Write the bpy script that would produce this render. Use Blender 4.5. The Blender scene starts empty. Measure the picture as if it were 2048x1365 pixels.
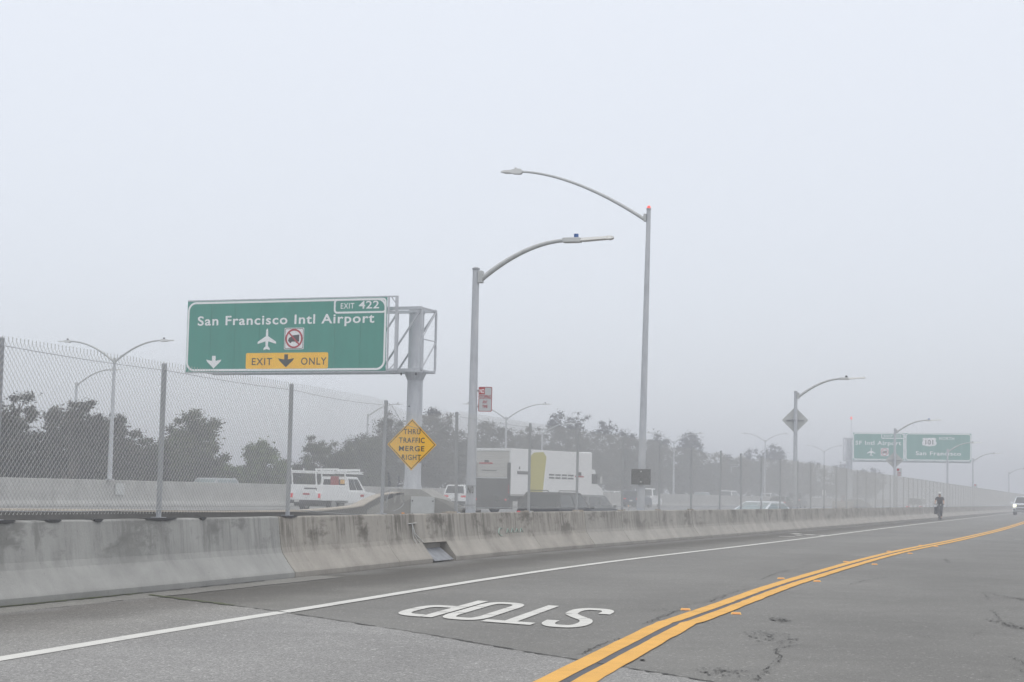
import bpy, bmesh, math, random
from mathutils import Vector, Matrix, noise
random.seed(11)
R = math.radians
scene = bpy.context.scene
COL = scene.collection

# ------------------------------------------------------------------ camera, light, exposure
cam = bpy.data.cameras.new('camera'); cam.lens = 61.52; cam.sensor_width = 36; cam.clip_start = 0.1; cam.clip_end = 3000
camo = bpy.data.objects.new('camera', cam); COL.objects.link(camo)
camo.matrix_world = Matrix.Translation((0, 0, 1.2)) @ Matrix.Rotation(math.pi/2 + math.atan(303/3500), 4, 'X') @ Matrix.Rotation(0.021, 4, 'Z')
scene.camera = camo
world = bpy.data.worlds.new('World'); scene.world = world; world.use_nodes = True
SUN_EL, SUN_AZ = R(62), R(150)
wn = world.node_tree; wn.nodes.clear()
def wnode(t, **k):
    n = wn.nodes.new(t)
    for a, b in k.items(): setattr(n, a, b)
    return n
w_out = wnode('ShaderNodeOutputWorld'); w_add = wnode('ShaderNodeAddShader')
w_sky = wnode('ShaderNodeTexSky', sky_type='NISHITA', sun_disc=False, sun_elevation=SUN_EL, sun_rotation=SUN_AZ)
w_hs = wnode('ShaderNodeHueSaturation'); w_hs.inputs['Saturation'].default_value = 0.35
w_bg1 = wnode('ShaderNodeBackground'); w_bg1.inputs['Strength'].default_value = 0.05
wn.links.new(w_sky.outputs[0], w_hs.inputs['Color']); wn.links.new(w_hs.outputs[0], w_bg1.inputs[0])
w_tc = wnode('ShaderNodeTexCoord'); w_sx = wnode('ShaderNodeSeparateXYZ'); w_rm = wnode('ShaderNodeValToRGB')
wn.links.new(w_tc.outputs['Generated'], w_sx.inputs[0]); wn.links.new(w_sx.outputs['Z'], w_rm.inputs[0])
cr = w_rm.color_ramp
cr.elements[0].position = 0.0; cr.elements[0].color = (0.50, 0.525, 0.58, 1)
cr.elements[1].position = 1.0; cr.elements[1].color = (1.0, 0.985, 0.955, 1)
e = cr.elements.new(0.28); e.color = (0.66, 0.69, 0.75, 1)
w_bg2 = wnode('ShaderNodeBackground'); w_bg2.inputs['Strength'].default_value = 1.05
wn.links.new(w_rm.outputs[0], w_bg2.inputs[0])
wn.links.new(w_bg1.outputs[0], w_add.inputs[0]); wn.links.new(w_bg2.outputs[0], w_add.inputs[1]); wn.links.new(w_add.outputs[0], w_out.inputs[0])
sun = bpy.data.lights.new('sun', 'SUN'); sun.energy = 0.9; sun.angle = R(50); sun.color = (1.0, 0.975, 0.94)
suno = bpy.data.objects.new('sun', sun); COL.objects.link(suno)
suno.rotation_euler = (R(90) - SUN_EL, 0, R(20))
scene.view_settings.view_transform = 'Standard'; scene.view_settings.look = 'None'
scene.view_settings.gamma = 1; scene.view_settings.use_curve_mapping = False; scene.view_settings.exposure = 0.0
scene.render.engine = 'CYCLES'
scene.cycles.volume_bounces = 1; scene.cycles.max_bounces = 6; scene.cycles.transparent_max_bounces = 8
scene.cycles.use_denoising = True
FOG = 0.0032

# ------------------------------------------------------------------ materials
MATS = {}
def mat(name, col=(0.5, 0.5, 0.5), rough=0.6, metal=0.0, var=0.0, vscale=8.0, emit=0.0, spec=0.5, bump=0.0, bscale=40, build=None, alpha_glass=False):
    if name in MATS: return MATS[name]
    m = bpy.data.materials.new(name); m.use_nodes = True; nt = m.node_tree; b = nt.nodes['Principled BSDF']
    b.inputs['Base Color'].default_value = (*col, 1); b.inputs['Roughness'].default_value = rough; b.inputs['Metallic'].default_value = metal
    b.inputs['Specular IOR Level'].default_value = spec
    if emit: b.inputs['Emission Color'].default_value = (*col, 1); b.inputs['Emission Strength'].default_value = emit
    def N(t, **k):
        n = nt.nodes.new(t)
        for a, c in k.items():
            if a in n.inputs.keys() if hasattr(n.inputs, 'keys') else False: n.inputs[a].default_value = c
            else: setattr(n, a, c)
        return n
    L = nt.links.new
    if build: build(nt, b, N, L)
    else:
        tc = N('ShaderNodeTexCoord')
        if var:
            nz = N('ShaderNodeTexNoise'); nz.inputs['Scale'].default_value = vscale; nz.inputs['Detail'].default_value = 6; nz.inputs['Roughness'].default_value = 0.65
            L(tc.outputs['Object'], nz.inputs['Vector'])
            rp = N('ShaderNodeValToRGB'); L(nz.outputs['Fac'], rp.inputs[0])
            rp.color_ramp.elements[0].position = 0.3; rp.color_ramp.elements[1].position = 0.7
            rp.color_ramp.elements[0].color = (*[c*(1-var) for c in col], 1); rp.color_ramp.elements[1].color = (*[min(1, c*(1+var)) for c in col], 1)
            L(rp.outputs[0], b.inputs['Base Color'])
        if bump:
            n2 = N('ShaderNodeTexNoise'); n2.inputs['Scale'].default_value = bscale; n2.inputs['Detail'].default_value = 4
            L(tc.outputs['Object'], n2.inputs['Vector'])
            bp = N('ShaderNodeBump'); bp.inputs['Strength'].default_value = bump; bp.inputs['Distance'].default_value = 0.02
            L(n2.outputs['Fac'], bp.inputs['Height']); L(bp.outputs[0], b.inputs['Normal'])
    MATS[name] = m; return m

def ramp(N, pts):
    r = N('ShaderNodeValToRGB'); cr = r.color_ramp
    cr.elements[0].position, cr.elements[0].color = pts[0][0], (*pts[0][1], 1)
    cr.elements[1].position, cr.elements[1].color = pts[-1][0], (*pts[-1][1], 1)
    for p, c in pts[1:-1]: e = cr.elements.new(p); e.color = (*c, 1)
    return r
def g3(v): return (v, v, v)
def mixc(N, L, mode, fac, a, b):
    m = N('ShaderNodeMix', data_type='RGBA', blend_type=mode)
    if isinstance(fac, (int, float)): m.inputs[0].default_value = fac
    else: L(fac, m.inputs[0])
    for s, i in ((a, 6), (b, 7)):
        if isinstance(s, tuple): m.inputs[i].default_value = (*s, 1)
        else: L(s, m.inputs[i])
    return m.outputs[2]

def asphalt_build(base, speck, tint=None, band=True):
    def f(nt, b, N, L):
        g = N('ShaderNodeNewGeometry')
        def noi(sc, det=4, ro=0.6, vec=None):
            n = N('ShaderNodeTexNoise'); n.inputs['Scale'].default_value = sc; n.inputs['Detail'].default_value = det; n.inputs['Roughness'].default_value = ro
            L(vec or g.outputs['Position'], n.inputs['Vector']); return n.outputs['Fac']
        big = ramp(N, [(0.3, g3(0.86)), (0.7, g3(1.12))]); L(noi(0.22, 5), big.inputs[0])
        mid = ramp(N, [(0.3, g3(0.93)), (0.7, g3(1.06))]); L(noi(2.3, 6), mid.inputs[0])
        fine = ramp(N, [(0.28, g3(1 - speck)), (0.5, g3(1)), (0.74, g3(1 + speck * 1.2))]); L(noi(75, 3, 0.75), fine.inputs[0])
        c = mixc(N, L, 'MULTIPLY', 1.0, big.outputs[0], mid.outputs[0])
        c = mixc(N, L, 'MULTIPLY', 1.0, c, fine.outputs[0])
        gr = ramp(N, [(0.3, g3(1 - speck*.5)), (0.5, g3(1)), (0.7, g3(1 + speck * .6))]); L(noi(26, 4, 0.8), gr.inputs[0])
        c = mixc(N, L, 'MULTIPLY', 1.0, c, gr.outputs[0])
        vo = N('ShaderNodeTexVoronoi'); vo.inputs['Scale'].default_value = 55; L(g.outputs['Position'], vo.inputs['Vector'])
        st = ramp(N, [(0.0, g3(1.0)), (0.86, g3(1.0)), (0.9, g3(1.75))]); L(vo.outputs['Color'], st.inputs[0])
        c = mixc(N, L, 'MULTIPLY', 1.0, c, st.outputs[0])
        c = mixc(N, L, 'MULTIPLY', 1.0, c, base)
        if band:
            uv = N('ShaderNodeUVMap'); uv.uv_map = 'UVMap'; sp = N('ShaderNodeSeparateXYZ'); L(uv.outputs[0], sp.inputs[0])
            wob = N('ShaderNodeMath', operation='MULTIPLY_ADD'); L(noi(0.5, 4), wob.inputs[0]); wob.inputs[1].default_value = 1.1; L(sp.outputs['Y'], wob.inputs[2])
            # dirt that the gutter collects, worn lighter wheel tracks
            r = ramp(N, [(0.0, g3(1.0)), (0.055, g3(1.0)), (0.1, (0.56, 0.54, 0.51)), (0.15, (0.64, 0.625, 0.60)), (0.2, (0.97, 0.96, 0.93)), (0.3, g3(1.0)), (0.4, g3(1.06)), (0.5, g3(0.95)), (0.6, g3(1.05)), (0.75, g3(0.93)), (1.0, g3(1.0))])
            dv = N('ShaderNodeMath', operation='DIVIDE'); L(wob.outputs[0], dv.inputs[0]); dv.inputs[1].default_value = 12.0; L(dv.outputs[0], r.inputs[0])
            c = mixc(N, L, 'MULTIPLY', 1.0, c, r.outputs[0])
        # short dark scuffs
        mp = N('ShaderNodeMapping'); L(g.outputs['Position'], mp.inputs[0]); mp.inputs['Scale'].default_value = (1.6, 4.5, 1.0)
        sc = ramp(N, [(0.0, g3(0.5)), (0.29, g3(0.62)), (0.35, g3(1.0))]); L(noi(1.15, 9, 0.82, mp.outputs[0]), sc.inputs[0])
        c = mixc(N, L, 'MULTIPLY', 0.7, c, sc.outputs[0])
        L(c, b.inputs['Base Color']); b.inputs['Roughness'].default_value = 0.85; b.inputs['Specular IOR Level'].default_value = 0.25
        bp = N('ShaderNodeBump'); bp.inputs['Strength'].default_value = 0.5; bp.inputs['Distance'].default_value = 0.006
        L(noi(75, 3, 0.75), bp.inputs['Height']); L(bp.outputs[0], b.inputs['Normal'])
    return f

def paint_build(col, under, wear=0.66):
    def f(nt, b, N, L):
        g = N('ShaderNodeNewGeometry')
        def noi(sc, det, ro):
            n = N('ShaderNodeTexNoise'); n.inputs['Scale'].default_value = sc; n.inputs['Detail'].default_value = det; n.inputs['Roughness'].default_value = ro
            L(g.outputs['Position'], n.inputs['Vector']); return n.outputs['Fac']
        d = ramp(N, [(0.25, tuple(c*0.78 for c in col)), (0.5, col), (0.75, tuple(min(1, c*1.1) for c in col))]); L(noi(2.2, 8, 0.7), d.inputs[0])
        k = ramp(N, [(wear, g3(0)), (wear+0.04, g3(0.85))]); L(noi(14, 10, 0.85), k.inputs[0])
        L(mixc(N, L, 'MIX', k.outputs[0], d.outputs[0], under), b.inputs['Base Color']); b.inputs['Roughness'].default_value = 0.75; b.inputs['Specular IOR Level'].default_value = 0.3
    return f

def concrete_build(base, stain, stain_lo, amount, warm):
    # uv: x metres along the wall, y height 0..1
    def f(nt, b, N, L):
        uv = N('ShaderNodeUVMap'); uv.uv_map = 'UVMap'; sp = N('ShaderNodeSeparateXYZ'); L(uv.outputs[0], sp.inputs[0])
        def noi(vec, sc, det=4, ro=0.6):
            n = N('ShaderNodeTexNoise'); n.inputs['Scale'].default_value = sc; n.inputs['Detail'].default_value = det; n.inputs['Roughness'].default_value = ro
            L(vec, n.inputs['Vector']); return n.outputs['Fac']
        def mapped(sx, sy):
            m = N('ShaderNodeMapping'); L(uv.outputs[0], m.inputs[0]); m.inputs['Scale'].default_value = (sx, sy, 1); return m.outputs[0]
        g = N('ShaderNodeNewGeometry')
        cloud = ramp(N, [(0.3, g3(0.82)), (0.7, g3(1.13))]); L(noi(g.outputs['Position'], 1.3, 7, 0.62), cloud.inputs[0])
        c = mixc(N, L, 'MULTIPLY', 1.0, cloud.outputs[0], base)
        # fine vertical streaks, pale and dark, running from the top
        s1 = noi(mapped(9, 0.35), 1.0, 6, 0.7); s2 = noi(mapped(2.2, 0.5), 1.0, 7, 0.75)
        # height masks: strong in the upper vertical part, fading to the slope
        hm = ramp(N, [(0.0, g3(0.25)), (0.32, g3(0.15)), (0.50, g3(0.70)), (0.72, g3(1.0)), (1.0, g3(0.95))]); L(sp.outputs['Y'], hm.inputs[0])
        d1 = ramp(N, [(0.46, g3(0)), (0.62, g3(1))]); L(s1, d1.inputs[0])
        d2 = ramp(N, [(0.53, g3(0)), (0.63, g3(1))]); L(s2, d2.inputs[0])
        cloudm = ramp(N, [(0.38, g3(0.1)), (0.6, g3(1.0))]); L(noi(mapped(0.9, 0.6), 1.0, 3, 0.5), cloudm.inputs[0])
        d3 = ramp(N, [(0.52, g3(0)), (0.60, g3(0.9))]); L(noi(mapped(0.75, 1.3), 1.0, 8, 0.7), d3.inputs[0])
        k = mixc(N, L, 'MULTIPLY', 1.0, d1.outputs[0], mixc(N, L, 'MULTIPLY', 1.0, cloudm.outputs[0], g3(0.9))); k = mixc(N, L, 'SCREEN', 1.0, k, mixc(N, L, 'MULTIPLY', 1.0, d2.outputs[0], g3(0.8)))
        k = mixc(N, L, 'SCREEN', 1.0, k, d3.outputs[0])
        k = mixc(N, L, 'MULTIPLY', 1.0, k, g3(1.0)); k = mixc(N, L, 'MULTIPLY', 1.0, k, hm.outputs[0])
        k2 = mixc(N, L, 'MULTIPLY', 1.0, k, g3(amount))
        c = mixc(N, L, 'MIX', k2, c, stain)
        p1 = ramp(N, [(0.30, g3(1)), (0.40, g3(0))]); L(s1, p1.inputs[0])
        k3 = mixc(N, L, 'MULTIPLY', 1.0, p1.outputs[0], g3(warm)); k3 = mixc(N, L, 'MULTIPLY', 1.0, k3, hm.outputs[0])
        c = mixc(N, L, 'MIX', k3, c, (0.42, 0.38, 0.31))
        # tyre and splash grime right at the foot
        ft = ramp(N, [(0.0, g3(0.60)), (0.03, g3(0.85)), (0.10, g3(0.90)), (0.14, g3(1.0)), (1.0, g3(1.0))]); L(sp.outputs['Y'], ft.inputs[0])
        c = mixc(N, L, 'MULTIPLY', 1.0, c, ft.outputs[0])
        # small pits
        pt = ramp(N, [(0.0, g3(0.3)), (0.28, g3(0.45)), (0.33, g3(1.0))]); L(noi(g.outputs['Position'], 17, 3, 0.8), pt.inputs[0])
        c = mixc(N, L, 'MULTIPLY', 0.7, c, pt.outputs[0])
        L(c, b.inputs['Base Color']); b.inputs['Roughness'].default_value = 0.9; b.inputs['Specular IOR Level'].default_value = 0.2
        bp = N('ShaderNodeBump'); bp.inputs['Strength'].default_value = 0.35; bp.inputs['Distance'].default_value = 0.02
        L(noi(g.outputs['Position'], 30, 5, 0.7), bp.inputs['Height']); L(bp.outputs[0], b.inputs['Normal'])
    return f

def foliage_build(c1, c2, c3):
    def f(nt, b, N, L):
        g = N('ShaderNodeNewGeometry')
        r = ramp(N, [(0.0, c1), (0.5, c2), (1.0, c3)]); L(g.outputs['Random Per Island'], r.inputs[0])
        n = N('ShaderNodeTexNoise'); n.inputs['Scale'].default_value = 0.5; n.inputs['Detail'].default_value = 3; L(g.outputs['Position'], n.inputs['Vector'])
        r2 = ramp(N, [(0.38, g3(0.5)), (0.62, g3(1.5))]); L(n.outputs['Fac'], r2.inputs[0])
        L(mixc(N, L, 'MULTIPLY', 1.0, r.outputs[0], r2.outputs[0]), b.inputs['Base Color'])
        b.inputs['Roughness'].default_value = 0.8; b.inputs['Specular IOR Level'].default_value = 0.15
    return f

def galv_build(v, rough=0.5):
    def f(nt, b, N, L):
        tc = N('ShaderNodeTexCoord'); mp = N('ShaderNodeMapping'); L(tc.outputs['Object'], mp.inputs[0]); mp.inputs['Scale'].default_value = (1, 1, 0.25)
        n = N('ShaderNodeTexNoise'); n.inputs['Scale'].default_value = 7; n.inputs['Detail'].default_value = 7; n.inputs['Roughness'].default_value = 0.7; L(mp.outputs[0], n.inputs['Vector'])
        r = ramp(N, [(0.25, (v*0.72, v*0.75, v*0.80)), (0.5, (v*0.95, v*0.99, v*1.05)), (0.75, (v*1.15, v*1.17, v*1.2))]); L(n.outputs['Fac'], r.inputs[0])
        L(r.outputs[0], b.inputs['Base Color']); b.inputs['Roughness'].default_value = rough; b.inputs['Metallic'].default_value = 0.0
    return f

def sign_face_build(col):
    def f(nt, b, N, L):
        tc = N('ShaderNodeTexCoord'); mp = N('ShaderNodeMapping'); L(tc.outputs['Object'], mp.inputs[0]); mp.inputs['Scale'].default_value = (1.4, 1.4, 0.3)
        n = N('ShaderNodeTexNoise'); n.inputs['Scale'].default_value = 1.2; n.inputs['Detail'].default_value = 8; n.inputs['Roughness'].default_value = 0.7; L(mp.outputs[0], n.inputs['Vector'])
        r = ramp(N, [(0.3, tuple(c*0.88 for c in col)), (0.7, tuple(min(1, c*1.1) for c in col))]); L(n.outputs['Fac'], r.inputs[0])
        L(r.outputs[0], b.inputs['Base Color']); b.inputs['Roughness'].default_value = 0.45; b.inputs['Specular IOR Level'].default_value = 0.3
    return f

M_road = mat('worn_asphalt', build=asphalt_build((0.178, 0.175, 0.166), 0.36))
M_apron = mat('pale_coarse_pavement', build=asphalt_build((0.246, 0.243, 0.237), 0.6, band=True))
M_gutter = mat('gutter_cement', build=asphalt_build((0.22, 0.215, 0.20), 0.22, band=False))
M_shoulder = mat('dusty_shoulder_asphalt', build=asphalt_build((0.185, 0.170, 0.150), 0.25, band=True))
M_fwy = mat('freeway_concrete', build=asphalt_build((0.19, 0.19, 0.185), 0.15, band=False))
M_dirt = mat('ground_dirt', build=asphalt_build((0.11, 0.105, 0.09), 0.2, band=False))
M_crack = mat('crack_dark', (0.045, 0.044, 0.041), 0.95)
M_white = mat('road_paint_white', build=paint_build((0.60, 0.595, 0.565), (0.25, 0.245, 0.235), 0.67))
M_yellow = mat('road_paint_yellow', build=paint_build((0.70, 0.385, 0.085), (0.20, 0.15, 0.10), 0.66))
M_blackp = mat('road_paint_black', (0.085, 0.088, 0.10), 0.8, var=0.15)
M_conA = mat('barrier_concrete_grey', build=concrete_build((0.345, 0.345, 0.333), (0.15, 0.15, 0.142), 0, 0.75, 0.12))
M_conB = mat('barrier_concrete_stained', build=concrete_build((0.375, 0.352, 0.318), (0.115, 0.106, 0.09), 0, 0.95, 0.6))
M_conC = mat('barrier_concrete_pale', build=concrete_build((0.375, 0.358, 0.33), (0.15, 0.142, 0.125), 0, 0.85, 0.45))
M_far = mat('median_wall_concrete', build=concrete_build((0.40, 0.395, 0.38), (0.25, 0.245, 0.235), 0, 0.45, 0.2))
M_gore = mat('gore_concrete', (0.30, 0.295, 0.28), 0.9, var=0.15, vscale=1.5)
M_goredark = mat('gore_wall_dirty_shaded', (0.105, 0.103, 0.098), 0.9, var=0.25, vscale=2)  # dark colour holds the gore wall's dirt plus painted-in shade of its near face
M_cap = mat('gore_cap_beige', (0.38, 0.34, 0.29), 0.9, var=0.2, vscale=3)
M_galv = mat('galvanised_steel', build=galv_build(0.50))
M_galvd = mat('galvanised_steel_dull', build=galv_build(0.36))
M_wire = mat('galvanised_wire', (0.50, 0.50, 0.48), 0.5, 0.0)
M_lampm = mat('lamp_grey_paint', (0.46, 0.475, 0.475), 0.45, 0.0, var=0.1)
M_head = mat('lamp_head_pale', (0.55, 0.56, 0.55), 0.4)
M_lens = mat('lamp_lens_white', (0.62, 0.62, 0.60), 0.35)
M_blue = mat('photocell_blue', (0.03, 0.10, 0.30), 0.4)
M_dark = mat('dark_plastic', (0.03, 0.03, 0.03), 0.5)
M_green = mat('sign_green', build=sign_face_build((0.045, 0.265, 0.205)))
M_swhite = mat('sign_white', (0.82, 0.83, 0.83), 0.5)
M_yel = mat('sign_yellow', build=sign_face_build((0.99, 0.53, 0.03)))
M_sblack = mat('sign_black', (0.035, 0.033, 0.03), 0.5)
M_red = mat('sign_red', (0.42, 0.03, 0.04), 0.5)
M_salu = mat('sign_back_aluminium', (0.48, 0.49, 0.48), 0.5, 0.0, var=0.06)
M_signface = mat('sign_face_silver', (0.50, 0.52, 0.53), 0.5)
M_orange = mat('marker_orange', (0.72, 0.30, 0.08), 0.5)
M_trim = mat('marker_yellow_body', (0.72, 0.42, 0.10), 0.5)
M_beacon = mat('red_beacon', (0.9, 0.10, 0.08), 0.4, emit=0.8)
M_bark = mat('bark', (0.085, 0.072, 0.06), 0.9, var=0.3)
M_tire = mat('tyre_rubber', (0.025, 0.025, 0.026), 0.85)
M_rim = mat('wheel_rim', (0.30, 0.30, 0.30), 0.35, 0.6)
M_glass = mat('car_glass', (0.025, 0.03, 0.033), 0.2)
M_glassl = mat('car_glass_pale', (0.22, 0.27, 0.28), 0.15)
M_taill = mat('tail_light', (0.55, 0.03, 0.04), 0.3, emit=0.35)
M_headl = mat('head_light', (1.0, 0.96, 0.62), 0.3, emit=2.0)
M_chrome = mat('chrome_trim', (0.5, 0.5, 0.5), 0.25, 0.7)
M_plate = mat('number_plate', (0.6, 0.6, 0.58), 0.5)
M_under = mat('underbody_black', (0.02, 0.02, 0.02), 0.8)
M_weed = mat('weed_green', (0.07, 0.085, 0.03), 0.9, var=0.4, vscale=30)
M_tar = mat('black_mastic', (0.03, 0.03, 0.032), 0.9)

# ------------------------------------------------------------------ helpers
def tag(o, label=None, cat=None, group=None, kind=None):
    if label: o['label'] = label
    if cat: o['category'] = cat
    if group: o['group'] = group
    if kind: o['kind'] = kind
    return o
def empty(name, loc=(0, 0, 0), rz=0.0, label=None, cat=None, group=None, kind=None):
    o = bpy.data.objects.new(name, None); COL.objects.link(o); o.empty_display_size = 0.3
    o.location = loc; o.rotation_euler = (0, 0, rz); return tag(o, label, cat, group, kind)
class MB:
    def __init__(s): s.v = []; s.f = []; s.uv = {}
    def quadstrip(s, rings, close=True, cap=True):
        n = len(rings[0]); b = len(s.v)
        for r in rings: s.v += [tuple(p) for p in r]
        for i in range(len(rings)-1):
            for j in range(n if close else n-1):
                s.f.append((b+i*n+j, b+i*n+(j+1) % n, b+(i+1)*n+(j+1) % n, b+(i+1)*n+j))
        if cap and close:
            s.f.append(tuple(b+j for j in reversed(range(n)))); s.f.append(tuple(b+(len(rings)-1)*n+j for j in range(n)))
        return s
    def box(s, c, size, rz=0.0, rx=0.0):
        m = Matrix.Translation(c) @ Matrix.Rotation(rz, 4, 'Z') @ Matrix.Rotation(rx, 4, 'X')
        h = [x/2 for x in size]; b = len(s.v)
        for z in (-1, 1):
            for x, y in ((-1, -1), (1, -1), (1, 1), (-1, 1)): s.v.append(tuple(m @ Vector((x*h[0], y*h[1], z*h[2]))))
        for q in ((0, 3, 2, 1), (4, 5, 6, 7), (0, 1, 5, 4), (1, 2, 6, 5), (2, 3, 7, 6), (3, 0, 4, 7)): s.f.append(tuple(b+i for i in q))
        return s
    def bar(s, a, b_, w, h=None):
        a, b_ = Vector(a), Vector(b_); h = h or w; d = (b_-a).normalized()
        up = Vector((0, 0, 1)) if abs(d.z) < 0.95 else Vector((1, 0, 0))
        x = d.cross(up).normalized()*w/2; y = x.normalized().cross(d)*h/2
        return s.quadstrip([[p-x-y, p+x-y, p+x+y, p-x+y] for p in (a, b_)])
    def tube(s, pts, rad, n=8, cap=True):
        pts = [Vector(p) for p in pts]; rad = rad if isinstance(rad, (list, tuple)) else [rad]*len(pts)
        rings = []; prev = None
        for i, p in enumerate(pts):
            d = (pts[min(i+1, len(pts)-1)]-pts[max(i-1, 0)]).normalized()
            if prev is None:
                up = Vector((0, 0, 1)) if abs(d.z) < 0.9 else Vector((1, 0, 0)); x = d.cross(up).normalized()
            else: x = (prev - d*prev.dot(d)).normalized()
            prev = x; y = d.cross(x)
            rings.append([p+(x*math.cos(2*math.pi*k/n)+y*math.sin(2*math.pi*k/n))*rad[i] for k in range(n)])
        return s.quadstrip(rings, True, cap)
    def prism(s, poly, y0, y1, axis='y'):
        # poly in (x,z) extruded along y, or (x,y) extruded along z
        n = len(poly); b = len(s.v)
        for t in (y0, y1):
            for p in poly: s.v.append((p[0], t, p[1]) if axis == 'y' else (p[0], p[1], t))
        s.f.append(tuple(b+i for i in range(n))); s.f.append(tuple(b+n+i for i in reversed(range(n))))
        for i in range(n): s.f.append((b+i, b+n+i, b+n+(i+1) % n, b+(i+1) % n))
        return s
    def build(s, name, m, parent=None, smooth=False, bevel=0.0):
        me = bpy.data.meshes.new(name); me.from_pydata(s.v, [], s.f)
        bm = bmesh.new(); bm.from_mesh(me); bmesh.ops.recalc_face_normals(bm, faces=bm.faces)
        if bevel: bmesh.ops.bevel(bm, geom=list(bm.edges), offset=bevel, segments=2, affect='EDGES', profile=0.6, clamp_overlap=True)
        bm.to_mesh(me); bm.free(); me.materials.append(m)
        if smooth:
            for p in me.polygons: p.use_smooth = True
            me.set_sharp_from_angle(angle=R(40))
        o = bpy.data.objects.new(name, me); COL.objects.link(o)
        if parent: host(o, parent)
        return o
def copy_tree(o, parent=None):
    c = o.copy(); COL.objects.link(c); c.parent = parent
    for ch in o.children: copy_tree(ch, c)
    return c
def crom(pts, n=8):
    P = [Vector((*p, 0)) if len(p) == 2 else Vector(p) for p in pts]; out = []
    for i in range(len(P)-1):
        p0 = P[max(i-1, 0)]; p1 = P[i]; p2 = P[i+1]; p3 = P[min(i+2, len(P)-1)]
        for k in range(n):
            t = k/n; out.append(0.5*((2*p1)+(p2-p0)*t+(2*p0-5*p1+4*p2-p3)*t*t+(3*p1-p0-3*p2+p3)*t**3))
    out.append(P[-1]); return out
class Path:
    def __init__(s, pts, n=10):
        s.p = crom(pts, n); s.s = [0.0]
        for a, b in zip(s.p, s.p[1:]): s.s.append(s.s[-1]+(b-a).length)
        s.L = s.s[-1]
    def at(s, d):
        d = max(0, min(s.L-1e-6, d)); lo, hi = 0, len(s.s)-1
        while hi-lo > 1:
            m = (lo+hi)//2
            if s.s[m] <= d: lo = m
            else: hi = m
        t = (d-s.s[lo])/(s.s[hi]-s.s[lo]); p = s.p[lo].lerp(s.p[hi], t)
        a = s.p[max(lo-1, 0)]; b = s.p[min(hi+1, len(s.p)-1)]; q = (b-a).normalized(); return p, q
    def off(s, d, o, z=0.0):          # o > 0: to the right of travel
        p, q = s.at(d); return Vector((p.x+q.y*o, p.y-q.x*o, z))
    def s_of_y(s, y, o=0.0):
        lo, hi = 0, s.L
        for _ in range(40):
            m = (lo+hi)/2
            if s.off(m, o).y < y: lo = m
            else: hi = m
        return lo
def ribbon(path, s0, s1, o0, o1, z, name, m, parent=None, step=1.0, uvoff=0.0, thick=0.0, wob=0.0):
    n = max(1, int((s1-s0)/step)); v = []; f = []; uv = []
    for i in range(n+1):
        s = s0+(s1-s0)*i/n
        for o in (o0, o1):
            oo = o + (noise.noise(Vector((s*2.3, o*3, 1)))*wob if wob else 0)
            v.append(path.off(s, oo, z)); uv.append((s, o+uvoff))
    for i in range(n): f.append((2*i, 2*i+1, 2*i+3, 2*i+2))
    me = bpy.data.meshes.new(name); me.from_pydata(v, [], f); me.materials.append(m)
    ul = me.uv_layers.new(name='UVMap')
    for lp in me.loops: ul.data[lp.index].uv = uv[lp.vertex_index]
    if me.polygons[0].normal.z < 0: me.flip_normals()
    o = bpy.data.objects.new(name, me); COL.objects.link(o)
    if parent: o.parent = parent
    return o
def sheet(poly, z, name, m, parent=None):
    me = bpy.data.meshes.new(name); me.from_pydata([(p[0], p[1], z) for p in poly], [], [tuple(range(len(poly)))]); me.materials.append(m)
    if me.polygons[0].normal.z < 0: me.flip_normals()
    ul = me.uv_layers.new(name='UVMap')
    for lp in me.loops: ul.data[lp.index].uv = (me.vertices[lp.vertex_index].co.y, 1.5)
    o = bpy.data.objects.new(name, me); COL.objects.link(o)
    if parent: o.parent = parent
    return o
_capcache = {}
def text_mesh(txt, cap_h, width, bold=0.0, space=1.0, depth=0.002):
    """mesh data of a word: x from 0 to width, y is up with capitals cap_h high, centred later"""
    def mk(t):
        cu = bpy.data.curves.new('lettering', 'FONT'); cu.body = t; cu.space_character = space; cu.offset = bold; cu.resolution_u = 4
        o = bpy.data.objects.new('lettering', cu); COL.objects.link(o); dg = bpy.context.evaluated_depsgraph_get(); dg.update()
        me = bpy.data.meshes.new_from_object(o.evaluated_get(dg)); bpy.data.objects.remove(o); bpy.data.curves.remove(cu); return me
    key = (bold,)
    if key not in _capcache:
        m0 = mk('E'); _capcache[key] = (min(v.co.y for v in m0.vertices), max(v.co.y for v in m0.vertices)); bpy.data.meshes.remove(m0)
    lo, hi = _capcache[key]; me = mk(txt); x0 = min(v.co.x for v in me.vertices); x1 = max(v.co.x for v in me.vertices)
    sy = cap_h/(hi-lo); sx = width/(x1-x0)
    for v in me.vertices: v.co = ((v.co.x-x0)*sx, (v.co.y-lo)*sy, 0)
    if depth:
        bm = bmesh.new(); bm.from_mesh(me); r = bmesh.ops.extrude_face_region(bm, geom=list(bm.faces))
        bmesh.ops.translate(bm, verts=[g for g in r['geom'] if isinstance(g, bmesh.types.BMVert)], vec=(0, 0, depth)); bm.to_mesh(me); bm.free()
    return me
def put_text(txt, x, z, cap_h, width, m, parent, y=-0.004, bold=0.0, space=1.0, name='lettering'):
    """lettering on a face lying in the parent's xz plane, facing -y; x = left end, z = baseline"""
    me = text_mesh(txt, cap_h, width, bold, space)
    me.transform(Matrix.Translation((x, y, z)) @ Matrix.Rotation(math.pi/2, 4, 'X'))
    for m2 in split_letters(me):
        m2.materials.append(m); o = bpy.data.objects.new('letter', m2); COL.objects.link(o); host(o, parent)
    return None
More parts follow.
